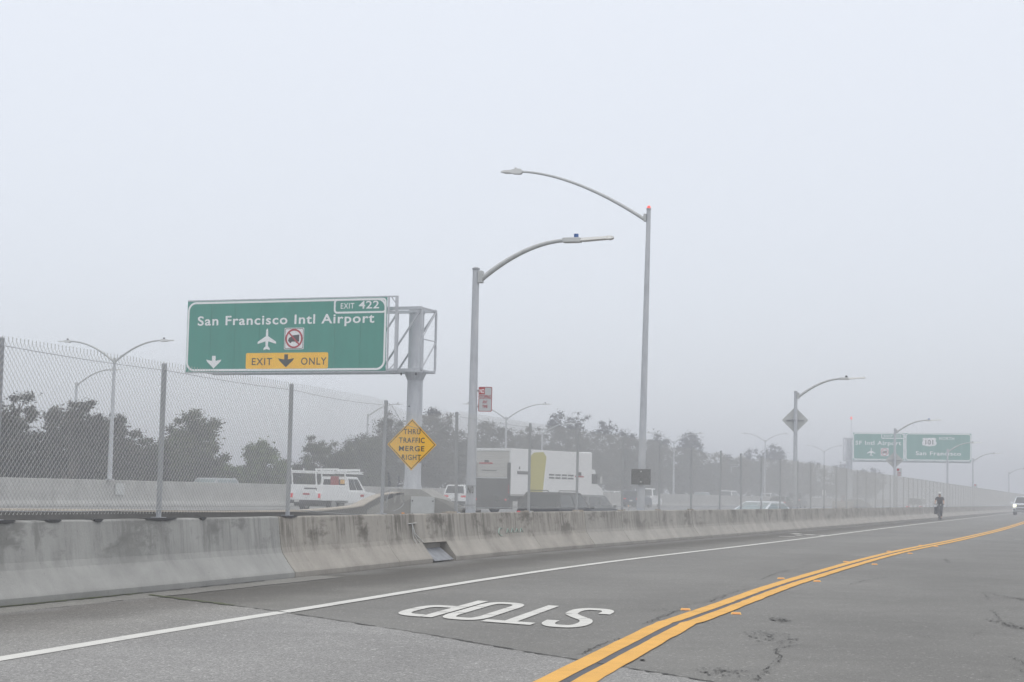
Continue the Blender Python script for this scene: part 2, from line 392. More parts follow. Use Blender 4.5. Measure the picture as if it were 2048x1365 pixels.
def host(o, parent):
    # never deeper than thing > part > sub-part: pieces of a sub-part join its part
    par, loc = parent, Vector((0, 0, 0))
    while par.parent and par.parent.parent: loc += par.location; par = par.parent
    o.parent = par; o.location = loc
def split_letters(me):
    bm = bmesh.new(); bm.from_mesh(me); bm.verts.ensure_lookup_table(); seen = set(); isl = []
    for v in bm.verts:
        if v.index in seen: continue
        st = [v]; seen.add(v.index); comp = []
        while st:
            q = st.pop(); comp.append(q.index)
            for ed in q.link_edges:
                w = ed.other_vert(q)
                if w.index not in seen: seen.add(w.index); st.append(w)
        xs = [bm.verts[i].co.x for i in comp]; isl.append([min(xs), max(xs), comp])
    isl.sort(key=lambda t: t[0]); out = []
    for a in isl:
        if out and a[0] < out[-1][1]-0.3*(a[1]-a[0]): out[-1][1] = max(out[-1][1], a[1]); out[-1][2] += a[2]
        else: out.append(a)
    res = []
    for a in out:
        ids = set(a[2]); mp = {}; vs = []; fs = []
        for f in bm.faces:
            if f.verts[0].index in ids:
                fs.append(tuple(mp.setdefault(v.index, len(mp)) for v in f.verts))
        vs = [None]*len(mp)
        for k, j in mp.items(): vs[j] = tuple(bm.verts[k].co)
        m2 = bpy.data.meshes.new('letter'); m2.from_pydata(vs, [], fs); res.append(m2)
    bm.free(); return res
def plate(poly, y, m, parent, name, t=0.003):
    return MB().prism(poly, y, y-t).build(name, m, parent)
def rrect(x0, z0, x1, z1, r, n=6):
    out = []
    for cx, cz, a in ((x1-r, z1-r, 0), (x0+r, z1-r, 90), (x0+r, z0+r, 180), (x1-r, z0+r, 270)):
        for k in range(n+1):
            t = R(a+90*k/n); out.append((cx+r*math.cos(t), cz+r*math.sin(t)))
    return out
def ring_plate(outer, inner, y, m, parent, name, t=0.003):
    mb = MB(); n = len(outer)
    rings = [[(p[0], y, p[1]) for p in outer], [(p[0], y-t, p[1]) for p in outer], [(p[0], y-t, p[1]) for p in inner], [(p[0], y, p[1]) for p in inner]]
    b = 0
    for r in rings: mb.v += r
    for i in range(4):
        j = (i+1) % 4
        for k in range(n): mb.f.append((i*n+k, i*n+(k+1) % n, j*n+(k+1) % n, j*n+k))
    return mb.build(name, m, parent)

def project(X, Y, Z):
    v = camo.matrix_world.inverted() @ Vector((X, Y, Z)); return 1024-3500*v.x/v.z, 682.5+3500*v.y/v.z

# ------------------------------------------------------------------ alignments (metres; the camera stands at 0,0)
TOE = Path([(-8.6, 4), (-6.9, 10), (-4.84, 16.9), (-2.88, 23.42), (-0.95, 30.4), (1.85, 39.4), (10.45, 64.68), (21.6, 98.3), (38.7, 149.7), (76.5, 263), (128, 418)])
EDGE = Path([(-4.9, 6), (-3.42, 11.99), (-2.07, 17.34), (1.41, 30.09), (8.45, 51.51), (26.9, 108.5), (75, 254), (125, 405)])
CENT = Path([(-0.45, 7.6), (0.38, 11.26), (1.50, 16.2), (1.72, 17.0), (2.38, 19.3), (4.43, 26.4), (9.05, 40.9), (15.75, 60.1), (30.0, 103), (80, 258), (130, 412)], 6)
SB = 0.32            # barrier centre line lies this far behind its toe

def s_at_px(path, o, px, z):
    lo, hi = 0.5, path.L-1
    for _ in range(40):
        m = (lo+hi)/2; p = path.off(m, o, z)
        if project(*p)[0] < px: lo = m
        else: hi = m
    return lo

# ------------------------------------------------------------------ sky air, ground and roads
m_h = bpy.data.materials.new('haze_air'); m_h.use_nodes = True; nt = m_h.node_tree; nt.nodes.clear()
o_ = nt.nodes.new('ShaderNodeOutputMaterial'); v_ = nt.nodes.new('ShaderNodeVolumePrincipled')
v_.inputs['Color'].default_value = (0.79, 0.812, 0.86, 1); v_.inputs['Density'].default_value = FOG; v_.inputs['Anisotropy'].default_value = 0.1
nt.links.new(v_.outputs[0], o_.inputs['Volume'])
hz = MB().box((60, 300, 7.5), (1500, 1500, 19)).build('haze', m_h); tag(hz, kind='stuff'); hz['label'] = 'pale fog filling the air over the road and freeway'

sheet([(-640, -400), (760, -400), (760, 1000), (-640, 1000)], -0.52, 'ground', M_dirt).__setitem__('kind', 'structure')
road = empty('road', kind='structure')
ribbon(TOE, 0, TOE.L, -0.05, 13.5, 0.0, 'carriageway', M_road, road, 2.0)
mb = MB()
for s in [i*4 for i in range(int(TOE.L/4)+1)]: pass
# edge of the road slab down to the ground
n = int(TOE.L/4); rings = []
for i in range(n+1):
    s = TOE.L*i/n; rings.append([TOE.off(s, 13.5, -0.001), TOE.off(s, 13.5, -0.52)])
b0 = len(mb.v)
for r in rings: mb.v += [tuple(p) for p in r]
for i in range(n): mb.f.append((2*i, 2*i+1, 2*i+3, 2*i+2))
mb.build('road_side', M_gutter, road)
# pale apron this side of the paving joint (sheet 4 mm above), cut along the joint
JOINT = [(-4.9, 20.6), (-3.9, 19.3), (-3.67, 19.0), (-2.9, 18.0), (-2.19, 17.09), (-1.4, 15.9), (-0.68, 14.8), (-0.1, 13.8), (0.44, 12.92), (0.9, 12.2), (1.28, 11.59), (2.1, 10.2), (4.0, 7.5), (7, 3.5)]
apron_poly = [(-9.0, 2.5)] + [(p.x, p.y) for p in [TOE.off(s, 0.45) for s in (0.5, 3, 6, 9, 12, 15)]] + [(-4.35, 19.7)] + JOINT[2:] + [(7, 2.5)]
ap = sheet(apron_poly, 0.004, 'paving_apron', M_apron, road)
ul = ap.data.uv_layers[0]
def toe_off(x, y):
    s = TOE.s_of_y(y); p, q = TOE.at(s); return (x-p.x)*q.y-(y-p.y)*q.x
bm = bmesh.new(); bm.from_mesh(ap.data); bmesh.ops.triangulate(bm, faces=bm.faces); bmesh.ops.subdivide_edges(bm, edges=bm.edges, cuts=3, use_grid_fill=True); bmesh.ops.triangulate(bm, faces=bm.faces); bm.to_mesh(ap.data); bm.free()
for lp in ap.data.loops:
    c = ap.data.vertices[lp.vertex_index].co; ap.data.uv_layers[0].data[lp.index].uv = (c.y, toe_off(c.x, c.y))
s20 = TOE.s_of_y(19.4)
ribbon(TOE, 0.2, TOE.s_of_y(24.2), 0.0, 0.45, 0.006, 'gutter_strip', M_gutter, road, 0.5, wob=0.05)
def crack(pts, w, parent, z=0.008, m=M_crack, jit=0.03, seed=0, name='crack', dens=12):
    rnd = random.Random(seed); P = crom(pts, dens); mb = MB(); L = []
    for i, p in enumerate(P):
        d = (P[min(i+1, len(P)-1)]-P[max(i-1, 0)]).normalized(); nn = Vector((d.y, -d.x, 0)); c = p+nn*rnd.uniform(-jit, jit); ww = w*rnd.uniform(0.05, 1.0)
        L += [(c.x-nn.x*ww/2, c.y-nn.y*ww/2, z), (c.x+nn.x*ww/2, c.y+nn.y*ww/2, z)]
    mb.v = L; mb.f = [(2*i, 2*i+1, 2*i+3, 2*i+2) for i in range(len(P)-1)]
    return mb.build(name, m, parent)
crack(JOINT[1:], 0.055, road, seed=1, jit=0.012, name='paving_joint', dens=14)
crack([(-3.9, 19.25), (-3.3, 18.5), (-2.75, 17.8)], 0.13, road, z=0.013, m=M_weed, jit=0.03, seed=3, name='joint_weeds', dens=30)
# weeds and grime under the barrier foot
P = [tuple(TOE.off(s, 0.02)[:2]) for s in [i*0.8+1 for i in range(24)]]
crack(P, 0.05, road, z=0.012, seed=5, jit=0.015, name='foot_crack', dens=6)
crack(P[13:20], 0.12, road, z=0.014, m=M_weed, seed=6, jit=0.03, name='foot_weeds', dens=18)

# markings
ribbon(EDGE, 0, EDGE.s_of_y(250), -0.08, 0.08, 0.008, 'edge_line', M_white, road, 0.6, wob=0.006)
sC0, sC1 = 0.3, CENT.s_of_y(240)
ribbon(CENT, sC0, sC1, -0.05, 0.05, 0.006, 'centre_gap_paint', M_blackp, road, 0.35, wob=0.008)
ribbon(CENT, sC0, sC1, -0.19, -0.036, 0.010, 'yellow_line', M_yellow, road, 0.3, wob=0.010)
ribbon(CENT, sC0, sC1, 0.036, 0.19, 0.010, 'yellow_line', M_yellow, road, 0.3, wob=0.014)
def letter_frame(O, Rv, Uv):
    def f(u, v): return (O[0]+u*Rv[0]+v*Uv[0], O[1]+u*Rv[1]+v*Uv[1])
    return f
def letter_strokes(ch):
    h = 1.1
    if ch == 'S': return [[(.36, .80), (.345, .95), (.285, 1.04), (.20, 1.05), (.115, 1.03), (.062, .94), (.06, .80), (.10, .68), (.15, .62)], [(.155, .615), (.25, .52), (.315, .44), (.34, .40)], [(.345, .39), (.36, .27), (.35, .15), (.29, .065), (.21, .05), (.12, .06), (.065, .14), (.055, .30)]]
    if ch == 'T': return [[(-.02, 1.05), (.44, 1.05)], [(.21, .993), (.21, .46)], [(.21, .45), (.21, 0)]]
    if ch == 'O': return [[(.05, .36), (.05, .22), (.08, .10), (.14, .055), (.21, .05), (.28, .055), (.34, .10), (.37, .22), (.37, .36)], [(.05, .37), (.05, .76)], [(.37, .37), (.37, .76)], [(.05, .77), (.05, .88), (.08, 1.0), (.14, 1.045), (.21, 1.05), (.28, 1.045), (.34, 1.0), (.37, .88), (.37, .77)]]
    return [[(.05, 0), (.05, .43)], [(.05, .44), (.05, .78)], [(.05, .79), (.05, 1.10)], [(.102, 1.05), (.24, 1.045), (.33, .99), (.37, .88), (.37, .74)], [(.37, .73), (.36, .60), (.31, .52), (.24, .49), (.102, .485)]]
def stroke_word(word, O, Rv, Uv, parent, pitch=0.468, w=0.115, z=0.008, name='stop_lettering'):
    e = parent; fr = letter_frame(O, Rv, Uv)
    par = MB(); first = None
    for i, ch in enumerate(word):
        mb = MB()
        for st in letter_strokes(ch):
            P = crom(st, 5) if len(st) > 2 else [Vector((*st[0], 0)), Vector((*st[1], 0))]
            L = []
            for k, p in enumerate(P):
                d = (P[min(k+1, len(P)-1)]-P[max(k-1, 0)]).normalized(); nn = Vector((d.y, -d.x, 0))
                for sg in (-1, 1):
                    q = p+nn*sg*w/2; x, y = fr(q.x+i*pitch, q.y); L.append((x, y, z))
            b = len(mb.v); mb.v += L; mb.f += [(b+2*k, b+2*k+1, b+2*k+3, b+2*k+2) for k in range(len(P)-1)]
        o = mb.build('letter', M_white, parent)
        o.data.flip_normals() if o.data.polygons[0].normal.z < 0 else None
stopm = empty('stop_marking'); stopm.parent = road
stroke_word('STOP', (1.17, 18.36), (-0.98, 0.72), (-0.19*2.44, -0.98*2.44), stopm)
far_mk = empty('far_road_marking'); far_mk.parent = road
for dx, dy, L_, W_ in ((8.75, 55.2, 0.5, 0.18), (9.75, 59.4, 0.35, 0.6), (10.0, 58.3, 0.35, 0.5), (10.35, 57.6, 0.3, 0.55), (9.45, 57.2, 0.22, 0.4)):
    sheet([(dx-L_/2, dy-W_), (dx+L_/2, dy-W_*0.6), (dx+L_/2, dy+W_), (dx-L_/2, dy+W_*0.7)], 0.012, 'painted_patch', M_white, far_mk)
def thin(pts, w, m, name, z=0.018):
    o = crack(pts, w, road, z, m, 0.004, 9, name, 4); return o
thin([(7.45, 38.1), (8.0, 37.95)], 0.07, M_white, 'survey_tick', 0.009); thin([(8.1, 36.8), (8.5, 36.85)], 0.07, M_white, 'survey_tick', 0.009)
thin([(16.79, 58.4), (17.2, 58.2)], 0.3, M_white, 'survey_tick', 0.012)
# cracks and spalled spots in the lane at the right
def C(*pts, w=0.035, seed=0, jit=0.03): return crack(pts, w, road, z=0.006, seed=seed, jit=jit, dens=10)
gp = lambda x, y: ground_pt(x, y)
def ground_pt(px, py):
    d = camo.matrix_world.to_3x3() @ Vector(((px-1024)/3500, -(py-682.5)/3500, -1)); t = -1.2/d.z; return (d.x*t, d.y*t)
CR = [([(1510, 1362), (1530, 1345), (1548, 1332)], .03), ([(1548, 1330), (1557, 1318), (1552, 1300)], .03), ([(1553, 1301), (1580, 1292)], .02),
      ([(1560, 1294), (1600, 1290)], .018), ([(1960, 1185), (1972, 1195), (1978, 1202)], .05), ([(1980, 1220), (1992, 1228), (1996, 1240)], .06), ([(1995, 1238), (2018, 1236)], .04),
      ([(1940, 1275), (1957, 1266), (1968, 1260)], .045), ([(2022, 1315), (2036, 1322), (2048, 1332)], .05), ([(2030, 1336), (2048, 1348)], .045), ([(1970, 1358), (1978, 1352)], .03),
      ([(2012, 1217), (2035, 1222)], .05), ([(1830, 1272), (1842, 1272), (1862, 1277)], .02), ([(1420, 1205), (1455, 1190), (1500, 1178)], .03),
      ([(1365, 1212), (1400, 1207), (1450, 1196)], .022), ([(1290, 1248), (1330, 1232), (1375, 1215)], .03), ([(1298, 1243), (1340, 1237)], .03), ([(1160, 1310), (1200, 1292), (1240, 1278)], .03), ([(1520, 1160), (1560, 1146), (1610, 1136)], .03),
      ([(1430, 1350), (1450, 1342), (1470, 1346)], .022), ([(1400, 1246), (1430, 1249)], .02), ([(1560, 1168), (1600, 1166)], .03), ([(1700, 1170), (1740, 1160), (1780, 1154)], .025), ([(1600, 1132), (1650, 1122)], .03),
      ([(1890, 1120), (1900, 1128)], .05), ([(1490, 1292), (1540, 1290)], .018)]
for i, (pp, w) in enumerate(CR):
    for k in range(2):
        jp = [(a+random.uniform(-5, 5)*k, b+random.uniform(-2.2, 2.2)*k) for a, b in pp]
        C(*[ground_pt(*q) for q in jp], w=w*(0.5 if k == 0 else 0.25)*(0.3 if pp[0][0] > 1900 else 0.9), seed=20+i*2+k)
def spall(px, py, rx, ry, n, seed):
    rnd = random.Random(seed); cx, cy = ground_pt(px, py); mb = MB()
    for _ in range(n):
        r = rnd.random()**0.7; a = rnd.uniform(0, 6.28); x = cx+rx*r*math.cos(a); y = cy+ry*r*math.sin(a); s = rnd.uniform(0.004, 0.017)
        b = len(mb.v); m_ = rnd.randint(4, 6)
        for k in range(m_):
            t = 6.28*k/m_; q = s*rnd.uniform(0.5, 1.3); mb.v.append((x+q*math.cos(t), y+q*1.5*math.sin(t), 0.0065))
        mb.f.append(tuple(range(b, b+m_)))
    o = mb.build('spalled_patch', M_crack, road); o['kind'] = 'stuff'
spall(1560, 1241, 0.10, 0.30, 110, 1); spall(1540, 1275, 0.26, 0.65, 130, 2); spall(2048, 1258, 0.12, 1.4, 300, 3); spall(1450, 1345, 0.2, 0.35, 60, 4); spall(1285, 1322, 0.03, 0.05, 14, 5); spall(2042, 1200, 0.08, 1.8, 160, 6); spall(1350, 1220, 0.5, 0.9, 50, 7)

# raised pavement markers
rpm_proto = empty('pavement_marker', label='', cat='road marker')
MB().quadstrip([[(-.055, -.05, 0), (.055, -.05, 0), (.055, .05, 0), (-.055, .05, 0)], [(-.045, -.028, .02), (.045, -.028, .02), (.045, .028, .02), (-.045, .028, .02)]]).build('marker_body', M_trim, rpm_proto)
MB().quadstrip([[(-.04, -.0515, .003), (.04, -.0515, .003), (.04, -.0475, .003), (-.04, -.0475, .003)], [(-.036, -.033, .0185), (.036, -.033, .0185), (.036, -.029, .0185), (-.036, -.029, .0185)]]).build('reflector', M_orange, rpm_proto)
mkx = [(1371, 1221), (1472, 1229), (1562, 1158.5), (1634, 1164), (1692, 1125), (1749, 1130), (1778, 1104), (1820, 1108), (1841, 1092), (1872, 1094)]
ords = ['nearest', 'second', 'third', 'fourth', 'fifth']
for i, (a, b) in enumerate(mkx):
    o = rpm_proto if i == 0 else copy_tree(rpm_proto)
    x, y = ground_pt(a, b); o.location = (x, y, 0.001); o.rotation_euler.z = -0.1; o.scale = (1.0, 1.0, 1.0)
    tag(o, 'small orange raised pavement marker, %s one along the %s side of the double yellow line' % (ords[i//2], 'left' if i % 2 == 0 else 'right'), 'road marker', 'raised pavement markers beside the yellow lines')

# freeway beyond the barrier: lower connector lane, main slab
fw = empty('freeway', kind='structure')
def line_x(y): return -24.4+0.36*(y-83)
FW = Path([(line_x(y), y) for y in (20, 60, 110, 170, 260, 420)])
v = []; n = 40
for i in range(n+1):
    y = 46+(390-46)*i/n; a = TOE.off(TOE.s_of_y(y), -16); bq = Vector((line_x(y+3)-22, y+3, 0)); v += [(a.x, a.y, 0.0), (bq.x, bq.y, 0.0)]
me = bpy.data.meshes.new('main_lanes'); me.from_pydata(v, [], [(2*i, 2*i+1, 2*i+3, 2*i+2) for i in range(n)]); me.materials.append(M_fwy)
if me.polygons[0].normal.z < 0: me.flip_normals()
ob = bpy.data.objects.new('main_lanes', me); COL.objects.link(ob); ob.parent = fw
mb = MB(); mb.v = [(v[2*i][0], v[2*i][1], zz) for i in range(n+1) for zz in (-0.001, -0.52)]; mb.f = [(2*i, 2*i+1, 2*i+3, 2*i+2) for i in range(n)]; mb.build('slab_edge', M_goredark, fw)
ribbon(TOE, 0.5, TOE.L-3, -15.98, -0.55, -0.45, 'connector_lane', M_fwy, fw, 3.0)
sheet([(-40, 14), (-14.5, 14), (-9.5, 36), (-1, 64), (0, 66), (-7, 80), (-40, 80)], -0.45+0.003, 'near_lanes', M_fwy, fw)
for off, w in ((3.0, 0.12), (6.6, 0.12), (10.2, 0.12), (13.8, 0.12)):
    for k in range(24):
        s0 = 40+k*12+off
        if off == 3.0: continue
        ribbon(FW, s0, s0+3.5, off, off+w, 0.006, 'lane_dash', M_white, fw, 3.5)
ribbon(FW, 40, 330, 1.4, 1.52, 0.006, 'shoulder_line', M_white, fw, 6)

# ------------------------------------------------------------------ concrete barrier with its drain
bar_ = empty('concrete_barrier', tuple(TOE.off(0, -0.3)), 0, 'long stained concrete safety barrier carrying the chain link fence beside the road', 'barrier')
base_inv = Matrix.Translation(-bar_.location)
PROF = [(0, 0), (0.0, 0.075), (-0.10, 0.20), (-0.19, 0.33), (-0.215, 0.40), (-0.235, 0.55), (-0.262, 0.795), (-0.275, 0.81), (-0.40, 0.812), (-0.415, 0.80), (-0.45, 0.40), (-0.55, 0.0), (-0.6, -0.51)]
def barrier_piece(s0, s1, m, prof=PROF, step=0.4, gap=0.012, name='barrier_section', ztop=0.0):
    n = max(2, int((s1-s0)/step)); v = []; f = []; uv = []; npf = len(prof)
    for i in range(n+1):
        s = s0+gap+(s1-s0-2*gap)*i/n
        for j, (o, z) in enumerate(prof):
            oo = o + noise.noise(Vector((s*0.8, z*4, 3)))*0.006; zz = z + (ztop if z > 0.7 else 0) + (noise.noise(Vector((s*1.3, 7, j)))*0.006 if z > 0.7 else 0)
            if abs(z) < 0.01: oo = o; zz = z
            p = TOE.off(s, oo, zz); v.append(p-bar_.location); uv.append((s, max(0, z/0.81) if j < 7 else 0.9))
    for i in range(n):
        for j in range(npf-1): a = i*npf+j; f.append((a, a+1, a+npf+1, a+npf))
    f.append(tuple(range(npf))); f.append(tuple(n*npf+j for j in reversed(range(npf))))
    me = bpy.data.meshes.new(name); me.from_pydata(v, [], f); me.materials.append(m)
    ul = me.uv_layers.new(name='UVMap')
    for lp in me.loops: ul.data[lp.index].uv = uv[lp.vertex_index]
    bm = bmesh.new(); bm.from_mesh(me); bmesh.ops.recalc_face_normals(bm, faces=bm.faces); bm.to_mesh(me); bm.free()
    o = bpy.data.objects.new(name, me); COL.objects.link(o); o.parent = bar_; return o
def toe_s(px): return s_at_px(TOE, 0, px, 0.0)
sD0, sD1 = toe_s(866), toe_s(912)
jx = [590, 800, None, 1085, 1190, 1262, 1400, 1475, 1592, 1700, 1840]
js = [0.3] + [toe_s(x) if x else None for x in jx]
js = [s for s in js if s is not None]
segs = []; ends = js + [js[-1]+d for d in (18, 40, 70, 110, 160, 220)] + [TOE.L-8]
for i, (a, b) in enumerate(zip(ends, ends[1:])):
    m_ = M_conA if i == 0 else (M_conB if i <= 3 else M_conC)
    if a < sD0 < b:
        barrier_piece(a, sD0, m_, gap=0.0); barrier_piece(sD1, b, m_, gap=0.0)
        PD = [(-0.30, 0.0), (-0.30, 0.30), (-0.15, 0.335), (-0.19, 0.345), (-0.215, 0.40)] + PROF[5:]
        barrier_piece(sD0, sD1, m_, PD, 0.1, gap=0.0, ztop=0)
        q, d = TOE.at((sD0+sD1)/2)
    else: barrier_piece(a, b, m_)
# plates and debris in the drain recess
pc = TOE.off((sD0+sD1)/2+0.03, -0.14, 0.125); ang = math.atan2(d.y, d.x)
pl = MB().box(pc-bar_.location, (sD1-sD0-0.24, 0.32, 0.012), ang, R(38)).build('drain_plate', mat('drain_plate_grey', (.25, .26, .28), .6, var=.3, vscale=6), bar_)
# mastic pads under the first posts, chipped grout along the top
# white tape cross and painted scribble by the drain
def on_face(s, z, lift=0.004):
    for (o0, z0), (o1, z1) in zip(PROF, PROF[1:]):
        if z0 <= z <= z1 and z1 > z0: return TOE.off(s, o0+(o1-o0)*(z-z0)/(z1-z0)+lift, z)
    return TOE.off(s, -0.2, z)
def face_stroke(pts, w, m, name):
    mb = MB(); P = [Vector(on_face(s, z, 0.008)) - bar_.location for s, z in pts]
    for a, b in zip(P, P[1:]):
        mb.bar(a, b, w, 0.004)
    return mb.build(name, m, bar_)
s0 = toe_s(862)-0.35
face_stroke([(s0-0.16, 0.655), (s0+0.22, 0.665)], 0.035, M_swhite, 'white_tape')
for k in range(3): face_stroke([(s0+0.02, 0.65), (s0+0.02+0.05*k, 0.5), (s0+0.03+0.16*k, 0.40), (s0+0.10+0.2*k, 0.33)], 0.012, M_swhite, 'white_string')
M_graf = mat('pale_green_graffiti', (0.33, 0.45, 0.40), 0.8)
s1 = toe_s(1018)
face_stroke([(s1+0.26, 0.50), (s1+0.1, 0.52), (s1, 0.47), (s1-0.02, 0.42), (s1+0.06, 0.37), (s1+0.2, 0.38)], 0.022, M_graf, 'graffiti_scribble')
for k in range(4): face_stroke([(s1+0.5+k*0.3, 0.42), (s1+0.6+k*0.3, 0.5), (s1+0.68+k*0.3, 0.41)], 0.014, M_graf, 'graffiti_scribble')
# dark mastic and chips along the top edge
rnd = random.Random(4)
for px, w in ((-5, 0.5), (100, 0.3), (190, 0.2), (317, 0.75), (400, 0.18), (575, 0.5)):
    s = s_at_px(TOE, -0.3, px, 0.81); mb = MB()
    mb.quadstrip([[TOE.off(s+w*(t-0.5), -0.262+0.012, 0.812-0.03*math.sin(math.pi*t)*(0.6+0.4*rnd.random()))-bar_.location, TOE.off(s+w*(t-0.5), -0.275, 0.822)-bar_.location, TOE.off(s+w*(t-0.5), -0.40, 0.822)-bar_.location] for t in (0, .12, .25, .4, .5, .6, .75, .88, 1)], False, False)
    mb.build('mastic_pad', M_tar, bar_)
for px in (905, 1060, 1155, 1247, 1318, 1382):
    s = s_at_px(TOE, -0.3, px, 0.81); mb = MB()
    for _ in range(7): mb.box(TOE.off(s+rnd.uniform(-0.25, 0.25), -0.34+rnd.uniform(-.04, .05), 0.822)-bar_.location, (rnd.uniform(.05, .16), rnd.uniform(.03, .08), rnd.uniform(.015, .05)), rnd.uniform(0, 3))
    g_ = mb.build('broken_grout', M_cap, bar_); g_['kind'] = 'stuff'

# ------------------------------------------------------------------ chain link fence on the barrier
fence = empty('chain_link_fence', tuple(TOE.off(0, -SB-0.02)), 0, 'tall galvanised chain link fence running along the top of the concrete barrier', 'fence')
FL = fence.location.copy()
W_ = 0.036; HZ = 0.036
def fabric(Lx, zlo=0.06, ztop=1.80, wr=0.0021, knuckle=True, fn=None, mask=None):
    """one bay of woven wire, local x 0..Lx, z up"""
    nx = max(2, round(Lx/W_)); w = Lx/nx; nz = int((ztop-zlo)/HZ); v = []; f = []
    for k in range(nx):
        prev = None
        for i in range(nz+1):
            x = (k+((i+k) % 2))*w; z = zlo+i*HZ; y = 0.003*(1 if (i+k) % 2 else -1)
            if i == nz and knuckle:
                pass
            P = (x, y, z)
            if mask and not mask(x, z): prev = None; continue
            b = len(v); r = wr
            for a in (0.0, 2.094, 4.189): v.append((P[0]+1.25*r*math.cos(a), P[1]+1.25*r*math.sin(a), P[2]))
            if prev is not None:
                for q in range(3): f.append((prev+q, prev+(q+1) % 3, b+(q+1) % 3, b+q))
            prev = b
        if knuckle and prev is not None:
            x = (k+((nz+k) % 2))*w; z = zlo+nz*HZ; xc = round(x/w)*w
            sg = 1 if (nz+k) % 2 else -1
            # the cut end: runs up and is bent into a small loop with its neighbour
            for (dx, dz) in ((0.000, 0.018), (0.006*sg*-1, 0.034), (0.0, 0.046), (0.004*sg, 0.038)):
                b = len(v)
                for a in (0.0, 2.094, 4.189): v.append((xc+dx+1.25*wr*math.cos(a), 1.25*wr*math.sin(a), z+dz))
                for q in range(3): f.append((prev+q, prev+(q+1) % 3, b+(q+1) % 3, b+q))
                prev = b
    if fn: v = [fn(*p) for p in v]
    me = bpy.data.meshes.new('mesh_fabric'); me.from_pydata(v, [], f); me.materials.append(M_wire); return me
_fab = {}
post_me = None
def post(s, lean=(0, 0), h=1.80, plate_=True):
    global post_me
    if post_me is None:
        mb = MB().tube([(0, 0, 0), (0, 0, 1.0)], 0.03, 10); mb.tube([(0, 0, 1.0), (0, 0, 1.008), (0, 0, 1.014)], [0.033, 0.03, 0.01], 10)
        t = mb.build('fence_post', M_galvd); post_me = t.data; bpy.data.objects.remove(t)
        t2 = MB().box((0, 0, 0.008), (0.16, 0.12, 0.016)).build('base_plate', M_galvd); post.plate = t2.data; bpy.data.objects.remove(t2)
    p, q = TOE.at(s); b = TOE.off(s, -SB-0.03, 0.812)
    o = bpy.data.objects.new('fence_post', post_me); COL.objects.link(o); o.parent = fence; o.location = b-FL; o.scale = (1, 1, h)
    o.rotation_euler = (lean[1], lean[0], math.atan2(q.y, q.x)) if lean != (0, 0) else (0, 0, math.atan2(q.y, q.x))
    pl = bpy.data.objects.new('base_plate', post.plate); COL.objects.link(pl); pl.parent = fence; pl.location = b-FL; pl.rotation_euler.z = math.atan2(q.y, q.x)
    return o
px_posts = [-13, 317, 575, 763, 912, 1057, 1153, 1244, 1318, 1382, 1439, 1482, 1522, 1560, 1595, 1621, 1648, 1672, 1693, 1714.5, 1732, 1750.6, 1766, 1780.5, 1794, 1807]
S_ = [s_at_px(TOE, -SB-0.03, x, 0.81) for x in px_posts]
S_ = [S_[0]-3.2] + S_
while S_[-1] < TOE.s_of_y(300): S_.append(S_[-1]+3.05+random.uniform(-.1, .1))
LEAN = {4: (0.045, 0.0), 5: (-0.05, 0.0), 11: (0.075, 0), 12: (-0.06, 0)}
for i, s in enumerate(S_): post(s, LEAN.get(i, (random.uniform(-.008, .008), 0)), 1.80)
def bay(i):
    a, b = S_[i], S_[i+1]
    A = TOE.off(a, -SB, 0.812); B = TOE.off(b, -SB, 0.812); L = (B-A).length; ang = math.atan2(B.y-A.y, B.x-A.x)
    if i in (4,):       # torn bay between the leaning posts: bottom pulled up, top sagging
        def fn(x, y, z):
            t = x/L; top = -0.12*math.sin(math.pi*min(1, t*1.25))-0.04; bot = 0.24*max(0, math.sin(math.pi*min(1, max(0, (t-0.06)/0.9))))
            zz = z; k = z/1.8
            zz = z + bot*max(0,1-k)**1.3 + top*k**2
            return (x+0.03*math.sin(z*5+t*7)*(1-k), y+0.05*math.sin(t*6.3)*k*(1-k)*2, zz)
        me = fabric(L, fn=fn, wr=0.0015, mask=lambda x, z: not (0.05*L < x < 0.20*L and z < 0.42+0.3*math.sin(x*9)))
    elif i == 3:
        def fn(x, y, z):
            t = x/L; k = z/1.8
            return (x, y-0.02*math.sin(t*9)*k, z - 0.13*t*(1-k) - 0.10*max(0, t-0.75)*k)
        me = fabric(L, fn=fn, wr=0.0015)
    elif i in (9, 10, 11, 12, 13):
        dp = {9: 0.05, 10: 0.10, 11: 0.16, 12: 0.14, 13: 0.05}[i]
        def fn(x, y, z):
            t = x/L; k = z/1.8; return (x, y+0.06*math.sin(t*3.14)*k, z-dp*math.sin(math.pi*t)*k*k+(0.10*math.sin(math.pi*t)*max(0,1-k)**2 if i > 9 else 0))
        me = fabric(L, fn=fn, knuckle=False, wr=0.0012)
    else:
        key = round(L/0.1)
        key = (key, i >= 8, i < 5)
        if key not in _fab: _fab[key] = fabric(key[0]*0.1, knuckle=True, wr=0.0013 if key[1] else (0.0021 if i < 5 else 0.0016))
        me = _fab[key]
        o = bpy.data.objects.new('mesh_panel', me); COL.objects.link(o); o.parent = fence; o.location = A-FL; o.rotation_euler.z = ang; o.scale.x = L/(key[0]*0.1); return o, A, B
    o = bpy.data.objects.new('mesh_panel', me); COL.objects.link(o); o.parent = fence; o.location = A-FL; o.rotation_euler.z = ang; return o, A, B
